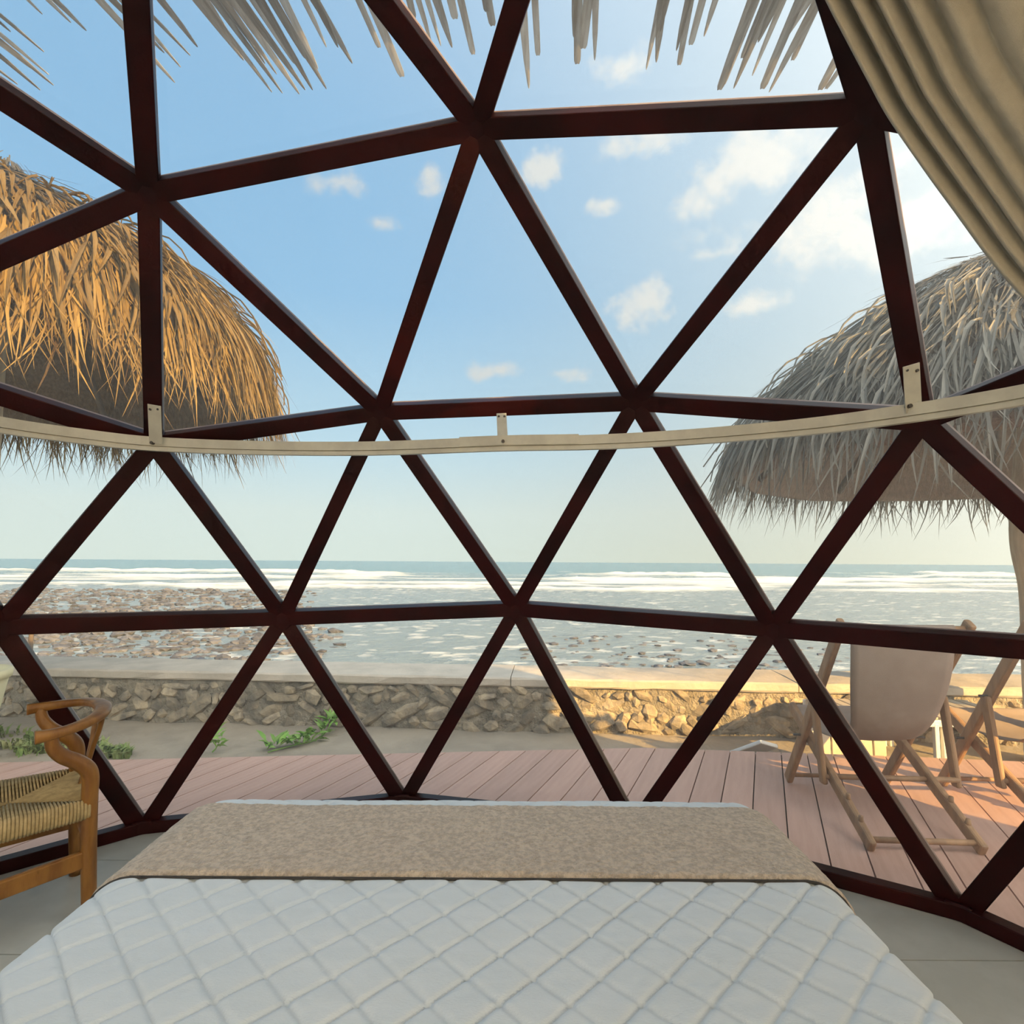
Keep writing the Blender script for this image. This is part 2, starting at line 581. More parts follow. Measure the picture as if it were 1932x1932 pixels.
def build_dome():
    U, tris = geodesic()
    P = DC + U * DR
    keep = U[:, 2] > -0.3
    base = (U[:, 2] < -0.1) & keep
    for i in np.where(base)[0]:                  # the bottom ring stands on the floor
        P[i, 2] = 0.0
    fixes = [(-1.364, 1.989, 2.698), (-0.137, 1.93, 2.917), (1.056, 1.579, 2.695), (-1.642, 2.537, 1.863), (-0.652, 2.71, 2.061), (0.559, 2.517, 2.065),
             (1.49, 2.013, 1.859), (-2.227, 2.482, 1.041), (-1.201, 2.994, 1.031), (0.023, 3.052, 1.08), (1.195, 2.603, 1.038),
             (-1.81, 2.888, 0.0), (-0.592, 3.225, 0.0), (0.619, 2.953, 0.0), (1.715, 2.259, 0.0)]
    for q in fixes:                              # as built, the joints are a few centimetres off the ideal sphere
        i = int(np.argmin(np.linalg.norm(P - np.array(q), axis=1)))
        P[i] = q
    off = (DC[0], DC[1], 0)
    dome = empty('wall_dome', off)
    tag(dome, 'dark red-brown timber geodesic dome frame glazed with clear triangular panes', kind='structure')
    tris = [t for t in tris if all(keep[i] for i in t)]
    edges = sorted({tuple(sorted((t[i], t[(i + 1) % 3]))) for t in tris for i in range(3)})

    def nrm(p):
        n = np.array(p) - DC
        return n / np.linalg.norm(n)
    for a, b in edges:
        p, q = P[a], P[b]
        d = (q - p) / np.linalg.norm(q - p)
        if base[a] and base[b]:
            up = np.array([0, 0, 1.0])
            c0, c1 = p + up * 0.028, q + up * 0.028
            w, h = 0.062, 0.056
        else:
            up = nrm((p + q) / 2)
            c0, c1 = p + d * 0.02 + up * 0.022, q - d * 0.02 + up * 0.022
            w, h = 0.073, 0.064
        v, f = bar_vf(c0, c1, w, h, up, bev=0.004)
        so = obj('strut', v, f, M_STRUT, dome, off=off)
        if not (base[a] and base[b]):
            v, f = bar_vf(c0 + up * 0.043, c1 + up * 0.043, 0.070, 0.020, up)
            obj('lit_side_bead', v, f, M_LIT_BEAD, so, off=off)
    for i in np.where(keep)[0]:
        n = nrm(P[i])
        if base[i]:
            h = Vector((n[0], n[1], 0)).normalized()
            v, f = bar_vf(Vector(P[i]), Vector(P[i]) + Vector((0, 0, 0.062)), 0.085, 0.075, h, bev=0.008)
        else:
            a = Vector(n).orthogonal().normalized()
            b = Vector(n).cross(a)
            v = []
            for k in range(6):
                for s in (-0.016, 0.05):
                    v.append(Vector(P[i]) + (a * math.cos(k * PI / 3) + b * math.sin(k * PI / 3)) * 0.066 + Vector(n) * s)
            f = [tuple(range(0, 12, 2)), tuple(range(11, 0, -2))] + [(2 * k, 2 * k + 1, (2 * k + 3) % 12, (2 * k + 2) % 12) for k in range(6)]
            v, f = bevelled([tuple(x) for x in v], f, 0.006, 1)
        obj('hub', v, f, M_STRUT, dome, off=off)
    for t in tris:
        c = sum(P[i] for i in t) / 3
        n = nrm(c)
        q = [P[i] + (c - P[i]) * 0.012 + n * 0.076 for i in t]
        v = [tuple(x) for x in q] + [tuple(x + n * 0.006) for x in q]
        f = [(0, 1, 2), (5, 4, 3), (0, 3, 4, 1), (1, 4, 5, 2), (2, 5, 3, 0)]
        front = (c[1] - DC[1]) > 0.16 * (c[0] - DC[0]) - 0.05 * (c[2] < 2.4)
        o = obj('pane' if front else 'membrane_panel', v, f, M_GLASS if front else M_MEMB, dome, off=off)
    return P[base]


ring = build_dome()
ang = np.arctan2(ring[:, 1] - DC[1], ring[:, 0] - DC[0])
ring_poly = [(ring[i][0], ring[i][1]) for i in np.argsort(ang)]


# ------------------------------------------------------------------ floor and deck
def build_floor():
    fl = empty('floor', (DC[0], DC[1], 0))
    tag(fl, 'large pale grey floor tiles inside the dome', kind='structure')
    off = (DC[0], DC[1], 0)
    grow = [(DC[0] + (p[0] - DC[0]) * 1.03, DC[1] + (p[1] - DC[1]) * 1.03) for p in ring_poly]
    v, f = prism_vf(grow, -0.035, -0.004)
    obj('floor_slab', v, f, M_GROUT, fl, off=off)
    for i in range(-5, 6):
        for j in range(-10, 6):
            x0, y0 = i * 1.2 + 0.0, 2.03 + (j - 2) * 0.6
            g = 0.0022
            poly = clip_poly([(x0 + g, y0 + g), (x0 + 1.2 - g, y0 + g), (x0 + 1.2 - g, y0 + 0.6 - g), (x0 + g, y0 + 0.6 - g)], grow)
            if len(poly) > 2:
                v, f = prism_vf(poly, -0.004, 0.0)
                obj('tile', v, f, M_TILE, fl, off=off)


build_floor()

DECK_Z = -0.035


def build_deck():
    dk = empty('deck', (0, 2.2, 0))
    tag(dk, 'pinkish brown composite deck boards around the dome', kind='structure')
    outline = [(-5.6, 0.6), (5.6, 0.6), (5.6, 3.9), (2.92, 4.13), (1.28, 4.32), (-2.79, 3.97), (-5.6, 3.72)]
    d = np.array([math.sin(math.radians(24.2)), math.cos(math.radians(24.2))])
    n = np.array([d[1], -d[0]])
    pitch, g = 0.169, 0.0035
    off = (0, 2.2, 0)
    for k in range(-44, 42):
        c0, c1 = -0.272 + pitch * k + g, -0.272 + pitch * (k + 1) - g
        quad = [n * c0 + d * -12, n * c1 + d * -12, n * c1 + d * 12, n * c0 + d * 12]
        poly = clip_poly([tuple(x) for x in quad], outline)
        if len(poly) < 3:
            continue
        v, f = prism_vf(poly, DECK_Z - 0.026, DECK_Z)
        # each board is its own object, its local y runs along the board
        cx, cy = sum(p[0] for p in poly) / len(poly), sum(p[1] for p in poly) / len(poly)
        a = -math.radians(24.2)
        ca, sa = math.cos(-a), math.sin(-a)
        vl = [((x - cx) * ca - (y - cy) * sa, (x - cx) * sa + (y - cy) * ca, z - DECK_Z) for x, y, z in v]
        o = put('plank', mesh('plank', vl, f, M_PLANK), dk, loc=(cx, cy - 2.2, DECK_Z), rot=(0, 0, a))
    inner = [(x * 0.995, (y - 2.2) * 0.97 + 2.2) for x, y in outline]
    v, f = prism_vf(inner, -0.25, DECK_Z - 0.03)
    obj('deck_base', v, f, M_DARKGAP, dk, off=off)
    for i in range(2, 6):
        a, b = outline[i], outline[i + 1]
        v, f = bar_vf((a[0], a[1] + 0.0, -0.135), (b[0], b[1] + 0.0, -0.135), 0.02, 0.15)
        obj('fascia_board', v, f, M_PLANK, dk, off=off)


build_deck()


# ------------------------------------------------------------------ ground, sea wall, sea
GZ = -0.25


def build_ground():
    nx, ny = 120, 70
    xs, ys = np.linspace(-14, 14, nx), np.linspace(-12, 6.2, ny)
    X, Y = np.meshgrid(xs, ys)
    Z = GZ + 0.03 * (fbm(X * 1.5, Y * 1.5, 3) - 0.5) + 0.05 * np.clip((Y - 4.9) / 0.5, 0, 1) * (fbm(X * 3, Y * 3, 8) - 0.3)
    V = np.stack([X, Y, Z], -1).reshape(-1, 3)
    F = [(j * nx + i, j * nx + i + 1, (j + 1) * nx + i + 1, (j + 1) * nx + i) for j in range(ny - 1) for i in range(nx - 1)]
    o = obj('ground', V, F, M_SAND, smooth=True)
    tag(o, 'packed grey-brown sand between the deck and the sea wall', kind='structure')


build_ground()

WALL_SL = -0.066


def wall_y(x):
    return 5.38 + WALL_SL * x


def build_seawall():
    root = empty('wall_seafront', (0, 5.7, GZ))
    tag(root, 'low rubble stone sea wall with a pale broad concrete cap', kind='structure')
    off = (0, 5.7, GZ)
    L = 13.0
    a = math.atan(WALL_SL)
    dirx, nrm = Vector((math.cos(a), math.sin(a), 0)), Vector((math.sin(a), -math.cos(a), 0))
    o0 = Vector((0, 5.38, 0))
    # core
    nseg = 160
    V, F = [], []
    zs = [GZ - 0.4, GZ, GZ + 0.12, GZ + 0.24, GZ + 0.36, GZ + 0.44]
    for i in range(nseg + 1):
        s = -L + 2 * L * i / nseg
        for j, z in enumerate(zs):
            k = 0.05 * (float(fbm(np.array([s * 2.3]), np.array([z * 6 + 9]), 5)[0]) - 0.6)
            p = o0 + dirx * s + nrm * (0.0 + k)
            V.append((p.x, p.y, z))
        p = o0 + dirx * s - nrm * 0.6
        V.append((p.x, p.y, zs[-1]))
        V.append((p.x, p.y, -2.6))
    m = len(zs) + 2
    for i in range(nseg):
        for j in range(m - 1):
            F.append((i * m + j, (i + 1) * m + j, (i + 1) * m + j + 1, i * m + j + 1))
    obj('wall_core', V, F, M_MORTAR, root, off=off, smooth=True)
    # cap, cast in lengths
    s = -L
    k = 0
    while s < L:
        ln = 2.6
        nn = 14
        V, F = [], []
        for i in range(nn + 1):
            t = s + 0.004 + (ln - 0.008) * i / nn
            for (u, z) in ((0.02, 0.165), (0.035, 0.18), (0.035, 0.235), (0.015, 0.25), (-0.30, 0.255), (-0.60, 0.25), (-0.68, 0.235), (-0.70, 0.165)):
                jit = 0.012 * (random.random() - 0.5)
                p = o0 + dirx * t + nrm * (u + jit)
                V.append((p.x, p.y, z + 0.008 * (random.random() - 0.5)))
        for i in range(nn):
            for j in range(8):
                F.append((i * 8 + j, (i + 1) * 8 + j, (i + 1) * 8 + (j + 1) % 8, i * 8 + (j + 1) % 8))
        F.append(tuple(range(8)))
        F.append(tuple(nn * 8 + j for j in range(8))[::-1])
        obj('cap_stone', V, F, M_CAP, root, off=off)
        s += ln
        k += 1
    # rubble stones, shared shapes
    shapes = []
    for q in range(9):
        bm = bmesh.new()
        bmesh.ops.create_icosphere(bm, subdivisions=1, radius=1.0)
        for v in bm.verts:
            v.co *= 0.78 + 0.42 * random.random()
            for ax in range(3):
                v.co[ax] = max(-0.82, min(0.82, v.co[ax]))
        me = bpy.data.meshes.new('stone')
        bm.to_mesh(me)
        bm.free()
        me.materials.append(M_STONE)
        shapes.append(me)
    cnt = 0
    rows = [(0.05, 0.07), (0.15, 0.085), (0.26, 0.09), (0.35, 0.05)]
    for (zc, hh) in rows:
        s = -5.3
        while s < 5.0 and cnt < 298:
            w = random.choice((0.07, 0.1, 0.14, 0.2, 0.27)) * random.uniform(0.9, 1.2)
            p = o0 + dirx * (s + w / 2) + nrm * (random.uniform(-0.02, 0.008))
            put('stone', random.choice(shapes), root, loc=(p.x, p.y - 5.7, zc + random.uniform(-0.045, 0.045)),
                rot=(random.uniform(-.3, .3), random.uniform(-.8, .8), a + random.uniform(-.2, .2)),
                scale=(w * 0.62, random.uniform(0.03, 0.055), hh * random.uniform(0.6, 1.25)))
            s += w * random.uniform(1.0, 1.22)
            cnt += 1


build_seawall()

SEA_Z = -2.2


def build_sea():
    nr, nc = 430, 330
    ys = 8.0 * (860 / 8.0) ** (np.linspace(0, 1, nr))
    th = np.radians(np.linspace(-56, 56, nc))
    Y, T = np.meshgrid(ys, th, indexing='ij')
    X = Y * np.tan(T)
    Z = np.zeros_like(Y)
    # chop, calmer far away where the grid is coarse
    near = np.clip(1 - (Y - 45) / 60, 0, 1)
    Z += near * 0.16 * (fbm(X / 2.6, Y / 1.5, 1) - 0.5) + near * 0.07 * (fbm(X / 0.9, Y / 0.55, 2) - 0.5)
    Z += 0.25 * np.clip((Y - 40) / 60, 0, 1) * (fbm(X / 14, Y / 6, 4) - 0.5)
    warp = 26 * (fbm(X / 70, Y / 400, 6) - 0.5) + 6 * (fbm(X / 14, Y / 60, 7) - 0.5)
    foam = np.zeros_like(Y)
    for (yc, wd, hgt, seed, thr) in ((70, 2.6, 0.45, 21, 0.28), (84, 4, 0.35, 22, 0.45), (104, 5, 0.5, 23, 0.40), (132, 7, 0.9, 24, 0.42), (160, 6, 1.0, 25, 0.56)):
        g = np.exp(-((Y + warp - yc) / wd) ** 2)
        on = np.clip((fbm(X / 28, Y * 0 + yc, seed, 3) - thr) * 6, 0, 1)
        Z += hgt * g * on * (0.55 + 0.9 * fbm(X / 3, Y / 2, seed + 40))
        foam = np.maximum(foam, g ** 0.7 * on)
    zone = np.clip((Y + warp - 62) / 6, 0, 1) * np.clip((158 - Y - warp) / 22, 0, 1)
    foam = np.maximum(foam, zone * np.clip(3.0 * fbm(X / 16, Y / 5, 31) - 1.02, 0, 1))
    foam = np.maximum(foam, 0.62 * np.clip((fbm(X / 0.9, Y / 0.5, 35) - 0.5) * 5, 0, 1) * (Y < 75))
    foam = np.clip(foam, 0, 1)
    V = np.stack([X, Y, Z + SEA_Z], -1).reshape(-1, 3)
    idx = np.arange(nr * nc).reshape(nr, nc)
    F = np.stack([idx[:-1, :-1], idx[:-1, 1:], idx[1:, 1:], idx[1:, :-1]], -1).reshape(-1, 4)

    def extra(t, p, vec):
        at = t.n('ShaderNodeAttribute', attribute_name='foam')
        geo = t.n('ShaderNodeNewGeometry')
        sp = t.n('ShaderNodeSeparateXYZ')
        t.l(geo.outputs['Position'], sp.inputs[0])
        deep = t.mix(t.sstep(sp.outputs[1], 60, 180), (0.17, 0.205, 0.21), (0.12, 0.205, 0.225))
        nz = t.n('ShaderNodeTexNoise', Scale=1.8, Detail=5.0, Roughness=0.7)
        mp = t.n('ShaderNodeMapping')
        mp.inputs['Scale'].default_value = (0.45, 1.1, 1)
        t.l(geo.outputs['Position'], mp.inputs[0])
        t.l(mp.outputs[0], nz.inputs['Vector'])
        fo = t.sstep(t.math('ADD', at.outputs['Fac'], t.math('MULTIPLY', t.math('SUBTRACT', nz.outputs[0], 0.5), 1.3)), 0.22, 0.95)
        t.l(t.mix(fo, deep, (0.56, 0.57, 0.55)), p.inputs['Base Color'])
        t.l(t.math('ADD', 0.22, t.math('MULTIPLY', fo, 0.7)), p.inputs['Roughness'])
        bp = t.n('ShaderNodeBump', Strength=1.0, Distance=0.22)
        t.l(nz.outputs[0], bp.inputs['Height'])
        t.l(bp.outputs[0], p.inputs['Normal'])
    m = mat('sea_water', (0.1, 0.2, 0.22), 0.25, extra=extra, coords='World')
    me = bpy.data.meshes.new('sea')
    me.from_pydata(V.tolist(), [], F.tolist())
    at = me.attributes.new('foam', 'FLOAT', 'POINT')
    at.data.foreach_set('value', foam.reshape(-1).astype(np.float32))
    me.materials.append(m)
    me.polygons.foreach_set('use_smooth', [True] * len(me.polygons))
    o = put('sea', me)
    tag(o, 'grey-blue choppy sea with white breakers reaching to the horizon', 'sea', kind='stuff')


build_sea()


def build_rocks():
    bm = bmesh.new()
    bmesh.ops.create_icosphere(bm, subdivisions=1, radius=1.0)
    bv = np.array([v.co[:] for v in bm.verts])
    bf = [tuple(v.index for v in f.verts) for f in bm.faces]
    bm.free()

    def rocks(name, label, n, sampler):
        V, F = [], []
        for i in range(n):
            x, y, s, h = sampler()
            k = bv * (0.7 + 0.5 * RNG.rand(len(bv), 1))
            a = RNG.rand() * 6.28
            c, sn = math.cos(a), math.sin(a)
            q = np.stack([(k[:, 0] * c - k[:, 1] * sn) * s * 1.4 + x, (k[:, 0] * sn + k[:, 1] * c) * s + y, k[:, 2] * h + SEA_Z + h * 0.15], 1)
            b = len(V)
            V += q.tolist()
            F += [tuple(j + b for j in f) for f in bf]
        o = obj(name, V, F, M_ROCK)
        tag(o, label, 'rocks', kind='stuff')

    def reef():
        while True:
            y = 17 + 45 * RNG.rand() ** 1.3
            x = -y * (0.30 + 0.75 * RNG.rand())
            edge = 0.34 + 0.2 * (float(fbm(np.array([y / 6.0]), np.array([0.3]), 77)[0]) - 0.3)
            if -x / y > edge + 0.18 * RNG.rand() ** 2 - 0.06:
                s = RNG.uniform(0.06, 0.22) * (0.7 + y / 60)
                return x, y, s, s * RNG.uniform(0.3, 0.8)
    rocks('shore_rocks', 'brown rocky reef breaking the water on the far left of the shore', 2600, reef)

    def front():
        y = 17.5 + 9 * RNG.rand() ** 1.6
        x = y * (0.02 + 0.62 * RNG.rand())
        s = RNG.uniform(0.06, 0.18)
        return x, y, s, s * RNG.uniform(0.3, 0.6)
    rocks('surf_rocks', 'scattered dark rocks in the shallow water behind the sunlit wall', 230, front)


build_rocks()


# ------------------------------------------------------------------ thatched parasols
def tint_attr(me, tints, name='tint'):
    at = me.attributes.new(name, 'FLOAT', 'POINT')
    at.data.foreach_set('value', np.asarray(tints, np.float32))


def ribbon(pts, side, w, taper=(0.55, 1.0, 0.9, 0.55, 0.06)):
    """pts (n,3), side unit vector: flat folded leaf strip"""
    n = len(pts)
    V, F = [], []
    for i in range(n):
        k = taper[min(i * len(taper) // n, len(taper) - 1)] if n != len(taper) else taper[i]
        V += [pts[i] - side * w * k / 2, pts[i] + side * w * k / 2]
    for i in range(n - 1):
        F.append((2 * i, 2 * i + 1, 2 * i + 3, 2 * i + 2))
    return V, F


def parasol(name, label, cx, cy, prof, post_pts, post_r, m_thatch, m_core, n_strips, n_leaves, seed, toward, gz=GZ):
    """prof: (radius, z) from the peak to the brim"""
    rng = np.random.RandomState(seed)
    root = empty(name, (cx, cy, gz))
    tag(root, label, 'beach parasol', 'thatched parasols on the shore side')
    P = spline(prof, 8)
    s = np.concatenate([[0], np.cumsum(np.linalg.norm(np.diff(P, axis=0), axis=1))])
    S = s[-1]

    def on(u):
        u = min(max(u, 0), S)
        return np.interp(u, s, P[:, 0]), np.interp(u, s, P[:, 1])
    # inner shell: outer and inner skin of the thatch layer
    seg = 48
    V, F = [], []
    pr = [(max(r - 0.03, 0.001), z - 0.03) for r, z in P] + [(max(r - 0.16, 0.001), z - 0.13) for r, z in P[::-1]]
    for (r, z) in pr:
        for k in range(seg):
            a = 2 * PI * k / seg
            rr = r * (1 + 0.02 * math.sin(5 * a + seed) + 0.015 * math.sin(11 * a))
            V.append((rr * math.cos(a), rr * math.sin(a), z - gz))
    n = len(pr)
    for i in range(n - 1):
        for k in range(seg):
            F.append((i * seg + k, i * seg + (k + 1) % seg, (i + 1) * seg + (k + 1) % seg, (i + 1) * seg + k))
    obj('thatch_underlay', V, F, m_core, root, smooth=True)

    def strip(phi, u0, L, w, lift, droop, swing):
        er = np.array([math.cos(phi), math.sin(phi), 0])
        et = np.array([-math.sin(phi), math.cos(phi), 0])
        pts = []
        u = u0
        pos = None
        for i in range(5):
            t = i / 4
            if u0 + L * t <= S:
                r, z = on(u0 + L * t)
                p = er * (r + lift * (0.3 + t)) + et * swing * t * t * L + np.array([0, 0, z - gz + lift * 0.4])
                last_u = u0 + L * t
            else:
                over = u0 + L * t - S
                r, z = on(S)
                r1, z1 = on(S - 0.2)
                dr, dz = (r - r1) / 0.2, (z - z1) / 0.2
                p = er * (r + lift * (0.3 + t) + dr * over * (1 - droop)) + et * swing * t * t * L + np.array([0, 0, z - gz + lift * 0.4 + dz * over * (1 - droop) - over * droop])
            pts.append(p)
        side = et * math.cos(swing * 2) + np.array([0, 0, 1]) * math.sin(swing * 2) * 0.5 + er * rng.uniform(-0.6, 0.6)
        side /= np.linalg.norm(side)
        return np.array(pts), side
    # the mass of thatch, uncountable
    V, F, tints, age_shades = [], [], [], []
    for i in range(n_strips):
        layer = rng.rand()
        u0 = S * math.sqrt(rng.uniform(0.0, 1.0)) - rng.uniform(0.1, 0.5)
        rim = rng.rand() < (0.34 if seed == 3 else 0.22)
        if rim:
            u0 = S - rng.uniform(0.0, 0.45)
        u0 = max(u0, 0.02)
        pts, side = strip(rng.rand() * 2 * PI, u0, rng.uniform(0.3, 0.75) + (0.25 if seed == 3 else -0.12) * rim * rng.rand(), 0.0, rng.uniform(0.0, 0.06) * (1 + 2 * (rng.rand() < 0.06)), rng.uniform(0.1, 0.85), rng.normal(0, 0.2))
        v, f = ribbon(pts, side, rng.uniform(0.006, 0.022))
        b = len(V)
        V += v
        F += [tuple(j + b for j in q) for q in f]
        tints += [min(1, max(0, rng.normal(0.5, 0.27)))] * len(v)
        age_shades += [min(1, max(0, rng.normal(1.25 - 1.75 * u0 / S, 0.22)))] * len(v)
    o = obj('thatch', V, F, m_thatch, root)
    tint_attr(o.data, tints)
    tint_attr(o.data, age_shades, 'age_shade')
    o['kind'] = 'stuff'
    # the broad leaf blades on the camera's half that can be told apart
    variants = []
    for q in range(7):
        L = 1.0
        bend, sw = rng.uniform(0.02, 0.14), rng.normal(0, 0.06)
        pts = [np.array([sw * t * t, bend * math.sin(t * PI * 0.9), -t]) for t in (0, 0.25, 0.5, 0.75, 1.0)]
        V, F = [], []
        for i, p in enumerate(pts):
            k = (0.5, 1.0, 0.95, 0.6, 0.05)[i]
            V += [p + np.array([-k / 2 * 0.05, 0.008, 0]), p + np.array([0, -0.004, 0]), p + np.array([k / 2 * 0.05, 0.008, 0])]
        for i in range(4):
            for j in range(2):
                F.append((3 * i + j, 3 * i + j + 1, 3 * i + j + 4, 3 * i + j + 3))
        me = mesh('palm_leaf', V, F, m_thatch)
        tint_attr(me, [rng.uniform(0.3, 1.0)] * len(V))
        tint_attr(me, [rng.uniform(0.0, 0.5)] * len(V), 'age_shade')
        variants.append(me)
    for i in range(n_leaves):
        phi = toward + rng.normal(0, 0.75)
        u0 = S * rng.uniform(0.45, 0.98)
        r, z = on(u0)
        r1, z1 = on(u0 + 0.25) if u0 + 0.25 < S else on(S)
        if u0 + 0.25 >= S:
            ra, za = on(S - 0.25)
            slope = math.atan2(on(S)[0] - ra, za - on(S)[1])
        else:
            slope = math.atan2(r1 - r, z - z1)
        o = bpy.data.objects.new('palm_leaf', variants[rng.randint(len(variants))])
        COL.objects.link(o)
        o.parent = root
        tilt = slope * rng.uniform(0.8, 1.05)
        ln = rng.uniform(0.4, 0.75)
        # local -z runs down the blade, local +y points out of the roof
        rot = Matrix.Rotation(phi - PI / 2, 4, 'Z') @ Matrix.Rotation(tilt, 4, 'X') @ Matrix.Rotation(rng.normal(0, 0.16), 4, 'Y')
        er = Vector((math.cos(phi), math.sin(phi), 0))
        loc = er * (r + 0.03 + rng.uniform(0, 0.04)) + Vector((0, 0, z - gz + 0.04))
        o.matrix_local = Matrix.Translation(loc) @ rot @ Matrix.Diagonal((rng.uniform(0.35, 0.85), 1.0, ln, 1.0))
    # frame
    v, f = tube_vf(spline([(p[0] - cx, p[1] - cy, p[2] - gz) for p in post_pts], 8), post_r * np.linspace(1.2, 0.85, 8 * (len(post_pts) - 1) + 1), seg=14, up=(0, 1, 0))
    obj('post', v, f, M_TRUNK, root, smooth=True)
    rb, zb = on(S * 0.96)
    rt, zt = on(S * 0.04)
    top = post_pts[-1]
    for k in range(8):
        a = 2 * PI * k / 8 + 0.2
        v, f = tube_vf([((top[0] - cx), (top[1] - cy), zt - gz - 0.35), (rb * 0.55 * math.cos(a), rb * 0.55 * math.sin(a), on(S * 0.55)[1] - gz - 0.24), (rb * 0.9 * math.cos(a), rb * 0.9 * math.sin(a), zb - gz - 0.15)], 0.035, seg=8)
        obj('rafter', v, f, M_RAFTER, root, smooth=True)
    return root


def profile_from(outline, cx_px, Y):
    c = aty(cx_px, 900, Y).x
    return [(abs(aty(px, py, Y).x - c), aty(px, py, Y).z) for px, py in outline]


LPX, LPY = -36, 5.0
lc = aty(LPX, 900, LPY).x
profL = [(0.05, aty(LPX, 306, LPY).z)] + profile_from([(44, 335), (151, 399), (219, 436), (310, 493), (350, 520), (407, 570), (448, 625), (470, 690)], LPX, LPY)
parasol('thatched_parasol', 'golden sunlit palm-thatched parasol over the left end of the wall', lc, LPY, profL,
        [(lc, LPY, GZ - 0.02), (lc + 0.03, LPY, 1.2), (lc, LPY, 3.0), (lc, LPY, profL[0][1] - 0.2)], 0.11, M_THATCH_GOLD, M_CORE_GOLD, 13000, 280, 3, math.atan2(-LPY, -lc))

RPX, RPY = 1958, 4.6
rc = aty(RPX, 900, RPY).x
profR = [(0.05, aty(RPX, 478, RPY).z)] + profile_from([(1855, 500), (1764, 532), (1677, 575), (1623, 618), (1579, 650), (1535, 690), (1475, 745), (1430, 800), (1403, 860)], RPX, RPY)
p1, p2, p3 = aty(1972, 1300, RPY), aty(1962, 1120, RPY), aty(1940, 1000, RPY)
parasol('thatched_parasol', 'weathered grey thatched parasol shading the wooden deck chairs', rc, RPY, profR,
        [(p1.x + 0.02, RPY, GZ - 0.02), tuple(p1), tuple(p2), tuple(p3), (rc, RPY, 2.6), (rc, RPY, profR[0][1] - 0.2)], 0.125, M_THATCH_GREY, M_CORE_GREY, 13000, 200, 5, math.atan2(-RPY, -rc))


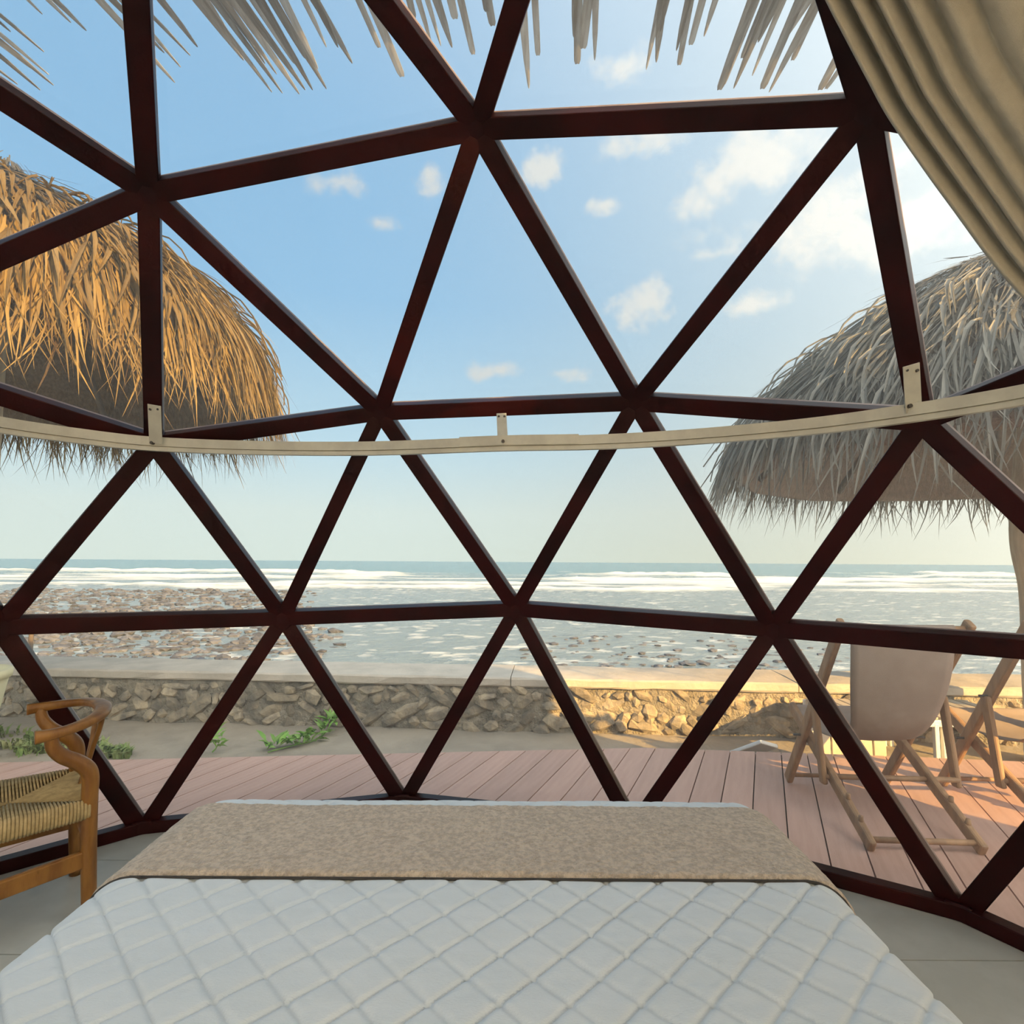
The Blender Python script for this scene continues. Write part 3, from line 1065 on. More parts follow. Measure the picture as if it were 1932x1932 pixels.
# ------------------------------------------------------------------ thatched roof above the dome, its fringe hangs into view
def build_roof():
    RZ = 5.2
    root = empty('thatched_roof', (0, 2.8, DECK_Z))
    tag(root, 'dry palm strips hanging from the thatched roof edge above the dome', 'roof')
    off = (0, 2.8, DECK_Z)
    nx, ny = 80, 8
    V, F = [], []
    for s in (0, 1):
        for j in range(ny + 1):
            for i in range(nx + 1):
                x, y = -6.1 + 12.2 * i / nx, 2.35 + 1.0 * j / ny
                V.append((x, y, RZ + 0.02 + (0.22 + 0.05 * random.random()) * s + 0.02 * random.random()))
    q = (nx + 1) * (ny + 1)
    for j in range(ny):
        for i in range(nx):
            a = j * (nx + 1) + i
            F.append((a, a + nx + 1, a + nx + 2, a + 1))
            F.append((q + a, q + a + 1, q + a + nx + 2, q + a + nx + 1))
    for i in range(nx):
        F.append((i, i + 1, q + i + 1, q + i))
        b = ny * (nx + 1) + i
        F.append((b + 1, b, q + b, q + b + 1))
    for j in range(ny):
        a, b = j * (nx + 1), (j + 1) * (nx + 1)
        F.append((b, a, q + a, q + b))
        F.append((a + nx, b + nx, q + b + nx, q + a + nx))
    obj('thatch_mat', V, F, M_CORE_GOLD, root, off=off)
    for (x, y) in ((-5.95, 2.85), (5.9, 2.85)):
        v, f = tube_vf([(x, y, GZ), (x + 0.02, y, 2.0), (x, y, RZ + 0.05)], 0.09, seg=12, up=(0, 1, 0))
        obj('roof_post', v, f, M_TRUNK, root, off=off, smooth=True)
    tips = [(33, 159), (76, 170), (101, 161), (83, 98), (92, 141), (80, 27), (163, 58), (134, 43), (40, 100), (20, 60), (60, 130),
            (330, 156), (341, 127), (359, 105), (373, 89), (310, 100), (460, 114), (513, 174), (533, 176), (565, 178), (576, 170), (590, 170), (616, 168), (545, 150), (522, 140), (500, 120), (555, 120), (480, 90), (575, 110), (600, 130),
            (430, 60), (616, 89), (638, 90), (665, 120), (716, 90), (759, 145), (781, 34), (815, 87), (832, 87), (853, 90), (859, 36), (893, 103), (919, 22), (930, 49), (998, 167), (1015, 105),
            (1089, 121), (1100, 92), (1082, 70), (1122, 114), (1219, 132), (1238, 118), (1276, 96), (1281, 123), (1303, 85), (1328, 69), (1245, 60), (1357, 170), (1368, 159), (1384, 167), (1419, 143), (1438, 168), (1451, 174), (1495, 114), (1400, 110), (1470, 90), (1430, 80),
            (1510, 70), (1565, 74), (1547, 170), (1558, 168), (1591, 160), (1620, 120), (1680, 150), (1740, 130), (-40, 120), (-90, 160)]
    rng = np.random.RandomState(4)
    vp = ray(1070, 930)
    vp = vp / np.linalg.norm(vp)
    for (px, py) in tips:
        z = RZ + rng.uniform(-0.05, 0.07)
        tip = np.array(atz(px, py, z))
        d = vp + np.array([rng.normal(0, 0.035), 0, rng.normal(0, 0.03)])
        d /= np.linalg.norm(d)
        L = max(0.6, (tip[1] - 3.1) / d[1])
        side = np.cross(d, [0, 0, 1])
        side /= np.linalg.norm(side)
        w = rng.uniform(0.042, 0.072)
        blunt = rng.rand() < 0.5 and px > 640
        # thin strip with a shallow fold, tip pointed or blunt
        V = []
        rows = ((0.0, 0.75), (0.3, 1.0), (0.75, 0.95 if blunt else 0.7), (0.96, 0.85 if blunt else 0.3), (1.0, 0.5 if blunt else 0.08))
        for (t, k) in rows:
            c = tip - d * L * (1 - t) + np.array([0, 0, 0.012 * math.sin(t * 3)])
            up = np.array([0, 0, 1.0])
            for s in (-0.5, 0, 0.5):
                V.append(c + side * w * k * s + up * (0.006 if s == 0 else 0))
            for s in (0.5, 0, -0.5):
                V.append(c + side * w * k * s + up * (-0.004 + (0.006 if s == 0 else 0)))
        F = []
        for i in range(4):
            for j in range(6):
                F.append((6 * i + j, 6 * i + (j + 1) % 6, 6 * i + 6 + (j + 1) % 6, 6 * i + 6 + j))
        F.append(tuple(range(6))[::-1])
        F.append(tuple(range(24, 30)))
        obj('palm_strip', V, F, M_REED, root, off=off)


build_roof()


def build_sun_block():
    root = empty('sun_block_screen', (4.6, -1.2, GZ))  # added out of view to keep the sun off the deck and wall
    tag(root, 'added out-of-view bamboo cane screen blocking the low sun from the right', kind='structure')
    me = None
    n = 75
    for i in range(n):
        if me is None:
            v, f = tube_vf([(0, 0, 0), (0, 0, 4.2)], 0.03, seg=8, up=(0, 1, 0))
            me = mesh('cane', v, f, M_SUN_BLOCK_BAMBOO, True)
        put('cane', me, root, loc=(0.02 * (i % 2), -2.3 + 4.6 * i / (n - 1), 0))


build_sun_block()


# ------------------------------------------------------------------ bed
BX0, BX1, BY0, BY1, BZ = -1.045, 0.845, -0.25, 2.01, 0.55
CXB, CYB = (BX0 + BX1) / 2, (BY0 + BY1) / 2


def drape(a, b, r, grow=0.0):
    """map cloth coordinates (a across, b along) onto the rounded mattress block"""
    x0, x1, y0, y1 = BX0 - grow + r, BX1 + grow - r, BY0 - grow + r, BY1 + grow - r
    ca, cb = np.clip(a, x0, x1), np.clip(b, y0, y1)
    ea, eb = a - ca, b - cb
    l = np.hypot(ea, eb)
    li = np.maximum(l, 1e-9)
    th = np.minimum(l / r, PI / 2)
    h = r * np.sin(th)
    down = r * (1 - np.cos(th)) + np.maximum(l - r * PI / 2, 0)
    x, y, z = ca + ea / li * h, cb + eb / li * h, BZ + grow - down
    nx, ny, nz = ea / li * np.sin(th), eb / li * np.sin(th), np.cos(th)
    return x, y, z, nx, ny, nz


def cloth(name, a0, a1, b0, b1, step, r, grow, height, m, parent=None, off=(0, 0, 0), zmin=0.1):
    na, nb = int((a1 - a0) / step) + 1, int((b1 - b0) / step) + 1
    A, B = np.meshgrid(np.linspace(a0, a1, na), np.linspace(b0, b1, nb))
    x, y, z, nx, ny, nz = drape(A, B, r, grow)
    h = height(A, B)
    V = np.stack([x + nx * h - off[0], y + ny * h - off[1], np.maximum(z + nz * h, zmin) - off[2]], -1).reshape(-1, 3)
    idx = np.arange(na * nb).reshape(nb, na)
    F = np.stack([idx[:-1, :-1], idx[:-1, 1:], idx[1:, 1:], idx[1:, :-1]], -1).reshape(-1, 4)
    me = bpy.data.meshes.new(name)
    me.from_pydata(V.tolist(), [], F.tolist())
    me.materials.append(m)
    me.polygons.foreach_set('use_smooth', [True] * len(me.polygons))
    return put(name, me, parent)


def build_bed():
    root = empty('bed', (CXB, CYB, 0))
    tag(root, 'double bed with a low timber base facing the glazed dome wall', 'bed')
    off = (CXB, CYB, 0)
    w, l = BX1 - BX0 - 0.06, BY1 - BY0 - 0.06
    v, f = bevelled(*box_vf(0, 0, 0.395, w - 0.06, l - 0.06, 0.26), 0.09, 5)
    obj('mattress', v, f, M_MATTRESS, root, smooth=True)
    v, f = bevelled(*box_vf(0, 0, 0.18, w - 0.1, l - 0.1, 0.17), 0.01, 1)
    obj('bed_base', v, f, M_OAK, root)
    for sx in (-1, 1):
        for sy in (-1, 1):
            v, f = bevelled(*box_vf(sx * (w / 2 - 0.15), sy * (l / 2 - 0.15), 0.05, 0.08, 0.08, 0.1), 0.006, 1)
            obj('leg', v, f, M_OAK, root)
    # quilt
    P = 0.127 / math.sqrt(2) * 1.0

    def qh(a, b):
        u, v2 = (a + b - 0.93) / math.sqrt(2), (a - b + 1.47) / math.sqrt(2)
        pu = np.abs(np.sin(PI * u / P))
        pv = np.abs(np.sin(PI * v2 / P))
        puff = 1 - (1 - pu) ** 8 - (1 - pv) ** 8
        return 0.009 * puff + 0.008 * (fbm(a * 4, b * 4, 50) - 0.5) + 0.0022 * (fbm(a * 14, b * 40, 51, 3) - 0.5)
    q = cloth('quilted_bedspread', BX0 - 0.22, BX1 + 0.22, 0.2, BY1 + 0.22, 0.0055, 0.12, 0.0, qh, M_QUILT, off=(CXB, CYB, 0.55))
    q.location = (CXB, CYB, 0.55)
    tag(q, 'pale blue-white bedspread quilted in diamonds covering the bed', 'bedspread')

    def th(a, b):
        e = np.minimum(np.abs(b - 1.462), np.abs(1.865 - b))
        edge = np.sqrt(np.clip(e / 0.012, 0, 1))
        return -0.012 * (1 - edge) + 0.013 + 0.010 * (fbm(a * 3, b * 4, 60) - 0.5) + 0.0045 * (fbm(a * 70, b * 90, 61, 2) - 0.5)
    t = cloth('throw_blanket', BX0 - 0.27, BX1 + 0.27, 1.462, 1.865, 0.0055, 0.128, 0.008, th, M_THROW, off=(CXB, 1.7, 0.55))
    t.location = (CXB, 1.7, 0.55)
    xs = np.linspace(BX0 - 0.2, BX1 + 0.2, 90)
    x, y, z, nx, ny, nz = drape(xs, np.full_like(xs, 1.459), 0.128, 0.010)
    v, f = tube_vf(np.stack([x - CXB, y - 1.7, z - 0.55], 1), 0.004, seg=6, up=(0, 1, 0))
    obj('hem_shadow', v, f, M_HEM_SHADOW, t, smooth=True)  # dark tube drawn as the shadow line along the throw's edge
    tag(t, 'nubbly beige throw folded across the foot of the bed', 'blanket')


build_bed()


# ------------------------------------------------------------------ oak armchair with woven seat, left of the bed
def build_armchair():
    fx, fy = -0.73, -0.684            # the direction the chair faces
    rz = math.atan2(fy, fx)
    root = empty('wishbone_chair', (-1.735, 2.345, 0.0), rz)
    tag(root, 'oak armchair with bent back legs and woven cord seat beside the bed', 'chair')
    # local: x forward, y = away from / towards camera (+y is the side nearer the bed)
    # top rail: one steam-bent hoop
    pts = [(0.165, -0.252, 0.708), (0.11, -0.25, 0.711), (0.04, -0.222, 0.718), (-0.022, -0.158, 0.727), (-0.056, -0.058, 0.733), (-0.056, 0.058, 0.733), (-0.022, 0.158, 0.727), (0.04, 0.222, 0.718), (0.11, 0.25, 0.711), (0.165, 0.252, 0.708)]
    sp = spline(pts, 8)
    n = len(sp)
    k = np.abs(np.linspace(-1, 1, n))
    v, f = tube_vf(sp, 0.019 + 0.012 * (1 - k) + 0.006 * k ** 6, 0.016 + 0.007 * k ** 4, seg=14, power=0.7)
    obj('arm_rail', v, f, M_OAK, root, smooth=True)
    for s in (-1, 1):
        pts = [(-0.035, 0.205 * s, 0.0), (-0.02, 0.205 * s, 0.25), (-0.012, 0.205 * s, 0.44), (-0.010, 0.206 * s, 0.515), (0.004, 0.209 * s, 0.555), (0.04, 0.214 * s, 0.590), (0.08, 0.225 * s, 0.620), (0.11, 0.238 * s, 0.660), (0.12, 0.248 * s, 0.704)]
        sp = spline(pts, 6)
        t = np.linspace(0, 1, len(sp))
        v, f = tube_vf(sp, 0.024 + 0.006 * np.sin(t * PI) - 0.004 * t, seg=14, up=(0, 1, 0))
        obj('back_leg', v, f, M_OAK, root, smooth=True)
        v, f = tube_vf([(0.425, 0.255 * s, 0.0), (0.425, 0.255 * s, 0.2), (0.425, 0.252 * s, 0.45)], [0.02, 0.026, 0.024], seg=12, up=(0, 1, 0))
        obj('front_leg', v, f, M_OAK, root, smooth=True)
        # side stretcher, low and deep
        v, f = bar_vf((-0.02, 0.205 * s, 0.225), (0.425, 0.255 * s, 0.20), 0.024, 0.062, bev=0.006)
        obj('stretcher', v, f, M_OAK, root)
        v, f = bar_vf((-0.01, 0.20 * s, 0.405), (0.425, 0.252 * s, 0.405), 0.024, 0.036, bev=0.005)
        obj('seat_rail', v, f, M_OAK, root)
    v, f = bar_vf((-0.025, -0.205, 0.27), (-0.025, 0.205, 0.27), 0.024, 0.06, bev=0.005)
    obj('stretcher', v, f, M_OAK, root)
    v, f = bar_vf((0.425, -0.255, 0.30), (0.425, 0.255, 0.30), 0.018, 0.03, bev=0.005)
    obj('stretcher', v, f, M_OAK, root)
    # forked back splat
    parts = []
    for s in (-1, 1):
        parts.append(tube_vf(spline([(-0.005, 0.004 * s, 0.43), (-0.02, 0.008 * s, 0.50), (-0.035, 0.022 * s, 0.58), (-0.048, 0.06 * s, 0.66), (-0.055, 0.085 * s, 0.725)], 6), 0.014, 0.010, seg=8, up=(1, 0, 0)))
    v, f = merge(parts)
    obj('back_splat', v, f, M_OAK, root, smooth=True)
    # woven seat: envelope weave, four triangular fields of cord
    z0 = 0.432
    A, B, C, D = Vector((-0.015, -0.215, z0)), Vector((-0.015, 0.215, z0)), Vector((0.435, 0.265, z0)), Vector((0.435, -0.265, z0))
    cen = (A + B + C + D) / 4 + Vector((0, 0, -0.012))
    parts = []
    v, f = [], []
    for (P0, P1) in ((A, B), (B, C), (C, D), (D, A)):
        m = 42
        for i in range(m):
            t0, t1 = i / m, (i + 1) / m
            s = abs((t0 + t1) / 2 * 2 - 1)
            e = P0.lerp(P1, (t0 + t1) / 2)
            inward = (cen - (P0 + P1) / 2)
            depth = (1 - s) * 0.98 + 0.02
            end = e + inward * depth + Vector((0, 0, 0))
            rad = (P1 - P0).length / m * 0.52
            out = -Vector((inward.x, inward.y, 0)).normalized()
            pts = [end, e + Vector((0, 0, 0.006)), e + out * 0.016 + Vector((0, 0, -0.012)), e + out * 0.018 + Vector((0, 0, -0.045)), e + out * 0.004 + Vector((0, 0, -0.058))]
            parts.append(tube_vf([tuple(p) for p in pts], [rad * 0.5, rad, rad, rad, rad], seg=6, up=tuple((P1 - P0).normalized())))
    parts.append(([tuple(p + Vector((0, 0, -0.014))) for p in (A, B, C, D)] + [tuple(p + Vector((0, 0, -0.05))) for p in (A, B, C, D)], [(0, 1, 2, 3), (7, 6, 5, 4), (0, 4, 5, 1), (1, 5, 6, 2), (2, 6, 7, 3), (3, 7, 4, 0)]))
    v, f = merge(parts)
    o = obj('woven_seat', v, f, M_CORD, root, smooth=True)
    o['kind'] = 'stuff'
    o['label'] = 'woven straw-coloured cord seat'


build_armchair()


# ------------------------------------------------------------------ folding deck chairs
def deck_chair(label, loc, rz):
    root = empty('deck_chair', loc, rz)
    tag(root, label, 'chair', 'folding deck chairs on the deck')
    Af, At = (0.44, 0.0), (-0.275, 1.075)
    Bf, Bt = (-0.435, 0.0), (0.425, 0.475)

    def lerp(p, q, t):
        return (p[0] + (q[0] - p[0]) * t, p[1] + (q[1] - p[1]) * t)

    def rail(name, x0, x1, p, q, w=0.036, h=0.064):
        L = math.hypot(q[0] - p[0], q[1] - p[1])
        d = ((q[0] - p[0]) / L, (q[1] - p[1]) / L)
        v, f = bar_vf((x0, p[0] + d[0] * 0.02, p[1] + 0.02), (x1, q[0], q[1]), w, h, (0, 1, 1) if d[0] > 0 else (0, 1, 0.4), bev=0.011)
        return obj(name, v, f, M_TEAK, root)

    def dowel(name, x0, x1, y, z, r=0.0125):
        v, f = tube_vf([(x0, y, z), ((x0 + x1) / 2, y, z), (x1, y, z)], r, seg=10)
        return obj(name, v, f, M_TEAK, root, smooth=True)
    for s in (-1, 1):
        rail('back_rail', 0.29 * s, 0.32 * s + 0.04, Af, At)
        o = rail('seat_rail', 0.255 * s, 0.255 * s, Bf, Bt)
        for t in (0.14, 0.27):
            p = lerp(Bf, Bt, t)
            v, f = tube_vf([(0.255 * s, p[0] - 0.005, p[1] + 0.02), (0.255 * s, p[0] - 0.012, p[1] + 0.062)], [0.014, 0.011], seg=8, up=(0, 1, 0))
            obj('notch_peg', v, f, M_TEAK, o, smooth=True)
        c0, c1 = lerp(Af, At, 0.60), lerp(Bf, Bt, 0.43)
        rail('support_strut', 0.35 * s + 0.06, 0.35 * s + 0.04, (c1[0] + 0.03, c1[1] - 0.055), c0, 0.03, 0.058)
        for (yy, zz) in (lerp(Af, At, 0.335), c0):
            v, f = tube_vf([(0.27 * s, yy, zz), (0.375 * s + 0.03, yy, zz)], 0.007, seg=8)
            obj('bolt', v, f, M_SCREW, root, smooth=True)
    dowel('foot_dowel', -0.28, 0.28, Af[0] - 0.03, 0.055)
    dowel('rear_dowel', -0.25, 0.25, Bf[0] + 0.05, 0.045, 0.014)
    c1 = lerp(Bf, Bt, 0.43)
    dowel('support_dowel', -0.29, 0.41, c1[0] + 0.015, c1[1] + 0.01, 0.014)
    dowel('top_bar', -0.28, 0.36, At[0] + 0.02, At[1] - 0.035, 0.016)
    dowel('front_bar', -0.255, 0.255, Bt[0] - 0.02, Bt[1] - 0.01, 0.016)
    # sling, with thickness
    path = spline([(At[0] + 0.045, At[1] - 0.03), (At[0] + 0.02, At[1] - 0.014), (At[0] - 0.004, At[1] - 0.04), (-0.265, 0.86), (-0.225, 0.68), (-0.165, 0.53), (-0.06, 0.435), (0.08, 0.395), (0.23, 0.405), (0.36, 0.45), (Bt[0] - 0.02, Bt[1] + 0.010), (Bt[0] + 0.004, Bt[1] - 0.012)], 5)
    nw = 12
    V, F = [], []
    m = len(path)
    for t in (0, 1):
        for i, (y, z) in enumerate(path):
            k = i / (m - 1)
            for j in range(nw + 1):
                half = 0.265 - 0.075 * math.exp(-((k - 0.55) / 0.17) ** 2)
                x = 0.03 * max(0, 1 - 2.2 * k) - half + 2 * half * j / nw
                sag = 0.018 * math.sin(PI * k) * math.sin(PI * j / nw)
                V.append((x * (1 - 0.03 * math.sin(PI * k)), y - sag - 0.004 * t, z - sag * 0.4 - 0.003 * t))
    q = m * (nw + 1)
    for i in range(m - 1):
        for j in range(nw):
            a = i * (nw + 1) + j
            F.append((a, a + 1, a + nw + 2, a + nw + 1))
            F.append((q + a + 1, q + a, q + a + nw + 1, q + a + nw + 2))
        for a, b in ((i * (nw + 1), (i + 1) * (nw + 1)), ((i + 1) * (nw + 1) + nw, i * (nw + 1) + nw)):
            F.append((a, b, q + b, q + a))
    o = obj('sling', V, F, M_SLING, root, smooth=True)
    o['label'] = 'taupe canvas sling'
    return root


deck_chair('wooden sling deck chair with taupe canvas, the one wholly seen through the right panes', (2.01, 3.21, DECK_Z), -0.055)
deck_chair('wooden sling deck chair cut off by the right border, beside the full one', (2.945, 3.17, DECK_Z), -0.045)


# ------------------------------------------------------------------ things behind the deck chairs
def build_lounger():
    Y = 4.42
    x0, x1 = 2.56, 4.0
    root = empty('sun_lounger', (3.25, Y + 0.3, GZ))
    tag(root, 'low pale slatted sun lounger standing behind the deck chairs', 'sun lounger')
    off = (3.25, Y + 0.3, GZ)
    zt = 0.12
    for y in (Y, Y + 0.62):
        v, f = bar_vf((x0, y, zt), (x1, y, zt), 0.03, 0.05, bev=0.006)
        obj('side_rail', v, f, M_PLASTIC, root, off=off)
    for x in (x0 + 0.06, x0 + 0.75, x1 - 0.75, x1 - 0.06):
        for y in (Y, Y + 0.62):
            v, f = bar_vf((x, y, GZ), (x, y, zt), 0.035, 0.035, (0, 1, 0), bev=0.006)
            obj('leg', v, f, M_PLASTIC, root, off=off)
    k = 0
    x = x0 + 0.05
    while x < x1 - 0.05:
        v, f = bar_vf((x, Y + 0.02, zt + 0.03), (x, Y + 0.60, zt + 0.03), 0.075, 0.016, bev=0.004)
        obj('slat', v, f, M_SLAT, root, off=off)
        x += 0.092
        k += 1
    # raised slatted headboard end, seen below the first chair's sling
    for i in range(5):
        xx = 2.36 + 0.105 * i
        v, f = bar_vf((xx, 4.36, GZ + 0.02), (xx + 0.02, 4.40, 0.14), 0.092, 0.016, (0, 1, 0), bev=0.004)
        obj('slat', v, f, M_SLAT, root, off=off)


build_lounger()


def build_board():
    p = [atz(1464, 1396, -0.12), atz(1492, 1394, -0.12), atz(1503, 1420, -0.20), atz(1494, 1428, -0.22)]
    a, b = atz(1470, 1395, -0.10), atz(1500, 1424, -0.2)
    c = (a + b) / 2
    v, f = bevelled(*box_vf(0, 0, 0, 0.20, 0.30, 0.03), 0.008, 2)
    o = obj('styrofoam_board', v, f, M_PLASTIC)
    o.location = (1.86, 4.44, -0.09)
    o.rotation_euler = (math.radians(-32), math.radians(18), math.radians(28))
    tag(o, 'small tilted white board at the deck edge by the deck chair foot', 'board')
    return o


build_board()


def build_pot():
    root = empty('planter_pot', (-4.29, 4.4, GZ))
    tag(root, 'cream tapered planter pot at the left border behind the armchair', 'planter')
    prof = [(0.20, 0.0), (0.235, 0.02), (0.33, 0.56), (0.335, 0.60), (0.355, 0.60), (0.36, 0.655), (0.335, 0.66), (0.31, 0.62), (0.30, 0.55), (0.001, 0.53)]
    seg = 28
    V = [(r * math.cos(2 * PI * k / seg), r * math.sin(2 * PI * k / seg), z * 1.08) for r, z in prof for k in range(seg)]
    F = [(i * seg + k, i * seg + (k + 1) % seg, (i + 1) * seg + (k + 1) % seg, (i + 1) * seg + k) for i in range(len(prof) - 1) for k in range(seg)]
    F.append(tuple(range(seg))[::-1])
    obj('pot', V, F, M_POT, root, smooth=True)


build_pot()


def build_stick():
    a = aty(53, 1262, 8.2)
    b = aty(54, 1183, 8.2)
    root = tube_vf([(0, 0, -1.6), (0.01, 0, 0), (0.0, 0.01, b.z - a.z)], [0.04, 0.035, 0.028], seg=8, up=(0, 1, 0))
    o = obj('driftwood_stake', root[0], root[1], M_RAFTER, smooth=True)
    o.location = a
    tag(o, 'thin upright stake behind the wall at the left among the reef', 'stake')


build_stick()


# ------------------------------------------------------------------ plants on the sand
def leaf_mesh(name, l, w, m):
    V = [(0, 0, 0), (w * 0.5, l * 0.35, 0.012), (0, l * 0.4, 0.0), (-w * 0.5, l * 0.35, 0.012), (w * 0.36, l * 0.7, 0.004), (-w * 0.36, l * 0.7, 0.004), (0, l * 0.72, -0.006), (0, l, -0.02)]
    F = [(0, 1, 2), (0, 2, 3), (1, 4, 6, 2), (2, 6, 5, 3), (4, 7, 6), (6, 7, 5)]
    return mesh(name, V, F, m)


def build_creeper(label, path, n, seed, size=1.0):
    rng = random.Random(seed)
    c = path[0]
    root = empty('creeping_plant', c)
    tag(root, label, 'plant', 'green creepers on the sand')
    sp = spline([(p[0] - c[0], p[1] - c[1], p[2] - c[2] + 0.02) for p in path], 8)
    v, f = tube_vf(sp, 0.006, seg=6)
    obj('stem', v, f, M_LEAF, root, smooth=True)
    ms = [leaf_mesh('leaf', 0.11 * size, 0.045 * size, M_LEAF), leaf_mesh('leaf', 0.15 * size, 0.04 * size, M_LEAF), leaf_mesh('leaf', 0.08 * size, 0.05 * size, M_LEAF)]
    for i in range(n):
        p = sp[rng.randrange(len(sp))]
        put('leaf', rng.choice(ms), root, loc=(p[0] + rng.uniform(-.05, .05), p[1] + rng.uniform(-.06, .06), p[2] + rng.uniform(0, 0.07)),
            rot=(rng.uniform(0.1, 1.1), rng.uniform(-.5, .5), rng.uniform(0, 6.28)))


g = GZ
build_creeper('green creeper running up from the deck edge towards the wall', [tuple(atz(505, 1424, g)), tuple(atz(545, 1413, g)), tuple(atz(590, 1402, g)), tuple(atz(612, 1388, g)), tuple(aty(628, 1366, atz(620, 1382, g).y))], 75, 1)
build_creeper('small green sprig at the deck edge left of the creeper', [tuple(atz(400, 1424, g)), tuple(aty(408, 1414, atz(400, 1424, g).y + 0.02)), tuple(aty(402, 1404, atz(400, 1424, g).y))], 14, 2, 0.8)


def build_grass():
    rng = np.random.RandomState(9)
    V, F = [], []
    for i in range(2600):
        if i % 3:
            px, py = rng.uniform(-60, 150), rng.uniform(1385, 1434)
        else:
            px, py = rng.uniform(120, 245), rng.uniform(1408, 1434)
        p = atz(px, py, GZ)
        if math.hypot(p.x + 4.29, p.y - 4.4) < 0.42:
            continue
        if float(fbm(np.array([p.x * 2.2]), np.array([p.y * 3.5]), 91)[0]) < rng.uniform(0.42, 0.60):
            continue
        h = rng.uniform(0.025, 0.10) * (0.6 + 0.9 * float(fbm(np.array([p.x * 3]), np.array([p.y * 3]), 90)[0]))
        a = rng.rand() * 6.28
        d = np.array([math.cos(a), math.sin(a), 0])
        s = np.array([-d[1], d[0], 0]) * rng.uniform(0.006, 0.016)
        b = np.array(p)
        m = b + d * h * 0.25 + np.array([0, 0, h * 0.7])
        t = b + d * h * rng.uniform(0.5, 1.0) + np.array([0, 0, h * rng.uniform(0.7, 1.0)])
        k = len(V)
        V += [b - s, b + s, m + s, m - s, t]
        F += [(k, k + 1, k + 2, k + 3), (k + 3, k + 2, k + 4)]
    o = obj('grass', V, F, M_GRASSY)
    tag(o, 'patchy green grass on the sand behind the armchair', 'grass', kind='stuff')


build_grass()


# ------------------------------------------------------------------ curtain rail and curtain
def build_rail():
    z0 = 1.82
    px = [(-160, 785), (0, 816), (150, 836), (290, 850), (485, 857), (700, 858), (946, 850), (1120, 847), (1300, 838), (1520, 820), (1715, 796), (1932, 763), (2100, 726)]
    pts = [atz(x, y, z0) for x, y in px]
    root = empty('curtain_rail', (pts[6].x, pts[6].y, z0))
    tag(root, 'curved white metal curtain rail bracketed across the dome', 'curtain rail')
    off = (pts[6].x, pts[6].y, z0)
    P = spline([(p.x, p.y) for p in pts], 6)

    def track(name, i0, i1, zlo, zhi, inset, w):
        V, F = [], []
        seg = P[i0:i1 + 1]
        T = np.gradient(seg, axis=0)
        T /= np.linalg.norm(T, axis=1)[:, None]
        N = np.stack([T[:, 1], -T[:, 0]], 1)
        # outer side away from the viewer is +N * -1; face towards the viewer
        prof = [(0, zlo), (0, zhi), (-w, zhi), (-w, zlo)]
        for i in range(len(seg)):
            for (o_, z) in prof:
                q = seg[i] + N[i] * (inset + o_)
                V.append((q[0], q[1], z))
        n = len(prof)
        for i in range(len(seg) - 1):
            for k in range(n):
                F.append((i * n + k, (i + 1) * n + k, (i + 1) * n + (k + 1) % n, i * n + (k + 1) % n))
        F.append(tuple(range(n))[::-1])
        F.append(tuple((len(seg) - 1) * n + k for k in range(n)))
        return obj(name, V, F, M_RAIL, root, off=off)
    mid = 6 * 6 + 2
    for (a, b) in ((0, mid), (mid, len(P) - 1)):
        track('track', a, b, z0 + 0.022, z0 + 0.062, 0.0, 0.03)
        t = track('track_lip', a, b, z0, z0 + 0.018, -0.003, 0.022)
        track('track_web', a, b, z0 + 0.018, z0 + 0.022, -0.010, 0.008)
    # joint sleeve
    track('joint_sleeve', mid - 4, mid + 3, z0 + 0.024, z0 + 0.066, 0.004, 0.038)

    def bracket(px0, py0, px1, py1, wpx, depth_a, depth_b):
        """flat screwed plate from a point on the strut down to the rail"""
        a, b = aty(px0, py0, depth_a), aty(px1, py1, depth_b)
        w = wpx * depth_a / FPX
        v, f = bar_vf(a, b, w, 0.004, (0, -1, 0.25), bev=0.001)
        o = obj('bracket', v, f, M_RAIL, root, off=off)
        d = (b - a).normalized()
        for s in (-1, 1):
            c = a + d * 0.02 + Vector((s * w * 0.28, 0, 0))
            v, f = tube_vf([tuple(c + Vector((0, 0.004, 0))), tuple(c + Vector((0, -0.006, 0)))], 0.005, seg=8)
            obj('screw', v, f, M_SCREW, o, off=off)
        return o
    yl, ym, yr = atz(290, 850, z0).y, atz(946, 850, z0).y, atz(1715, 796, z0).y
    bracket(291, 764, 294, 836, 27, yl - 0.075, yl - 0.01)
    bracket(946, 780, 949, 838, 19, ym + 0.10, ym + 0.01)
    bracket(1719, 688, 1724, 776, 36, yr - 0.05, yr + 0.005)
    for (x, y, yy) in ((288, 836, yl), (949, 833, ym), (1714, 767, yr)):
        c = aty(x, y, yy - 0.005)
        v, f = tube_vf([tuple(c + Vector((0, 0.01, 0))), tuple(c + Vector((0, -0.012, 0)))], 0.007, seg=8)
        obj('screw', v, f, M_SCREW, root, off=off)


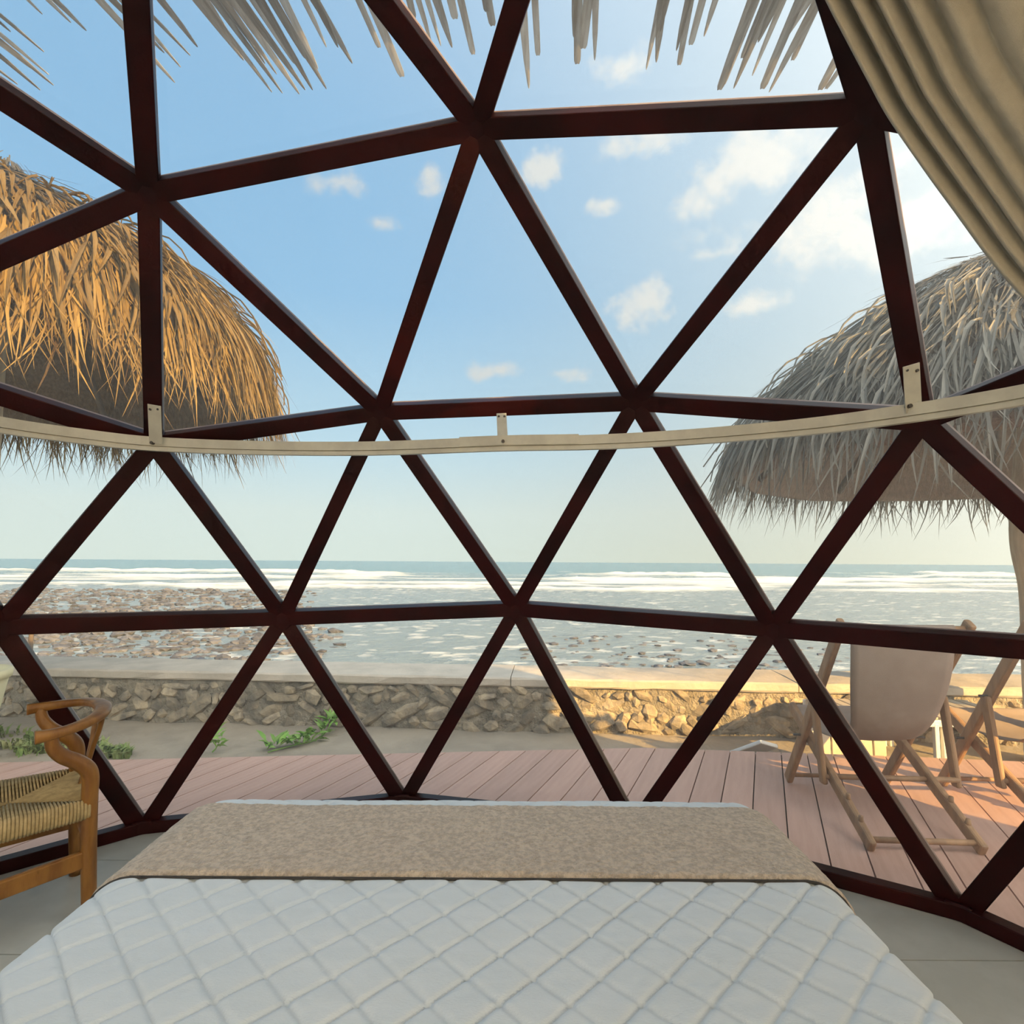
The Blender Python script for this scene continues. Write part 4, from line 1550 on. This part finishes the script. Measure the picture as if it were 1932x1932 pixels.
build_rail()


def build_curtain():
    edge = [(1290, -560), (1400, -330), (1480, -150), (1551, 0), (1594, 83), (1632, 155), (1670, 225), (1739, 326), (1794, 402), (1866, 500), (1932, 574), (2010, 645), (2110, 725)]

    def sphere(px, py, rad):
        d = ray(px, py)
        d = d / np.linalg.norm(d)
        o = np.array([0, 0, EYE]) - DC
        b = o @ d
        return np.array([0, 0, EYE]) + d * (-b + math.sqrt(b * b - (o @ o - rad * rad)))
    E = spline([sphere(x, y, 2.72) for x, y in edge], 7)
    n = len(E)
    nt = 420
    PHI = math.radians(68)
    V, F = [], []
    rng = np.random.RandomState(2)
    t = np.linspace(0, 1, nt)
    # uneven pleats: phase advances at a varying rate
    rate = 1.0 + 0.32 * np.sin(t * 17.0 + 1.0) + 0.2 * np.sin(t * 31 + 0.3)
    ph = np.cumsum(rate)
    ph = ph / ph[-1] * 2 * PI * 30
    fold = (np.abs(np.sin(ph / 2)) ** 0.75 - 0.5) * 2
    amp = 0.04 + 0.015 * np.sin(t * 13 + 2)
    for i in range(n):
        s = i / (n - 1)
        gather = 1.0 - 0.45 * s ** 1.5               # pleats draw together towards the tie
        for j in range(nt):
            a = -PHI * t[j] * gather
            p = E[i] - DC
            ca, sa = math.cos(a), math.sin(a)
            q = np.array([p[0] * ca - p[1] * sa, p[0] * sa + p[1] * ca, p[2] - 0.25 * t[j] * s])
            nn = q / np.linalg.norm(q)
            rr = amp[j] * fold[j] * (0.75 + 0.25 * math.sin(s * 5 + j * 0.02)) - 0.02
            V.append(DC + q - nn * rr)
    for i in range(n - 1):
        for j in range(nt - 1):
            F.append((i * nt + j, (i + 1) * nt + j, (i + 1) * nt + j + 1, i * nt + j + 1))
    c = Vector(V[(n - 1) * nt])
    o = obj('curtain', V, F, M_CURTAIN, smooth=True, off=c)
    o.location = c
    md = o.modifiers.new('thickness', 'SOLIDIFY')
    md.thickness = 0.004
    tag(o, 'olive-beige linen curtain swept back in folds at the upper right', 'curtain')


build_curtain()
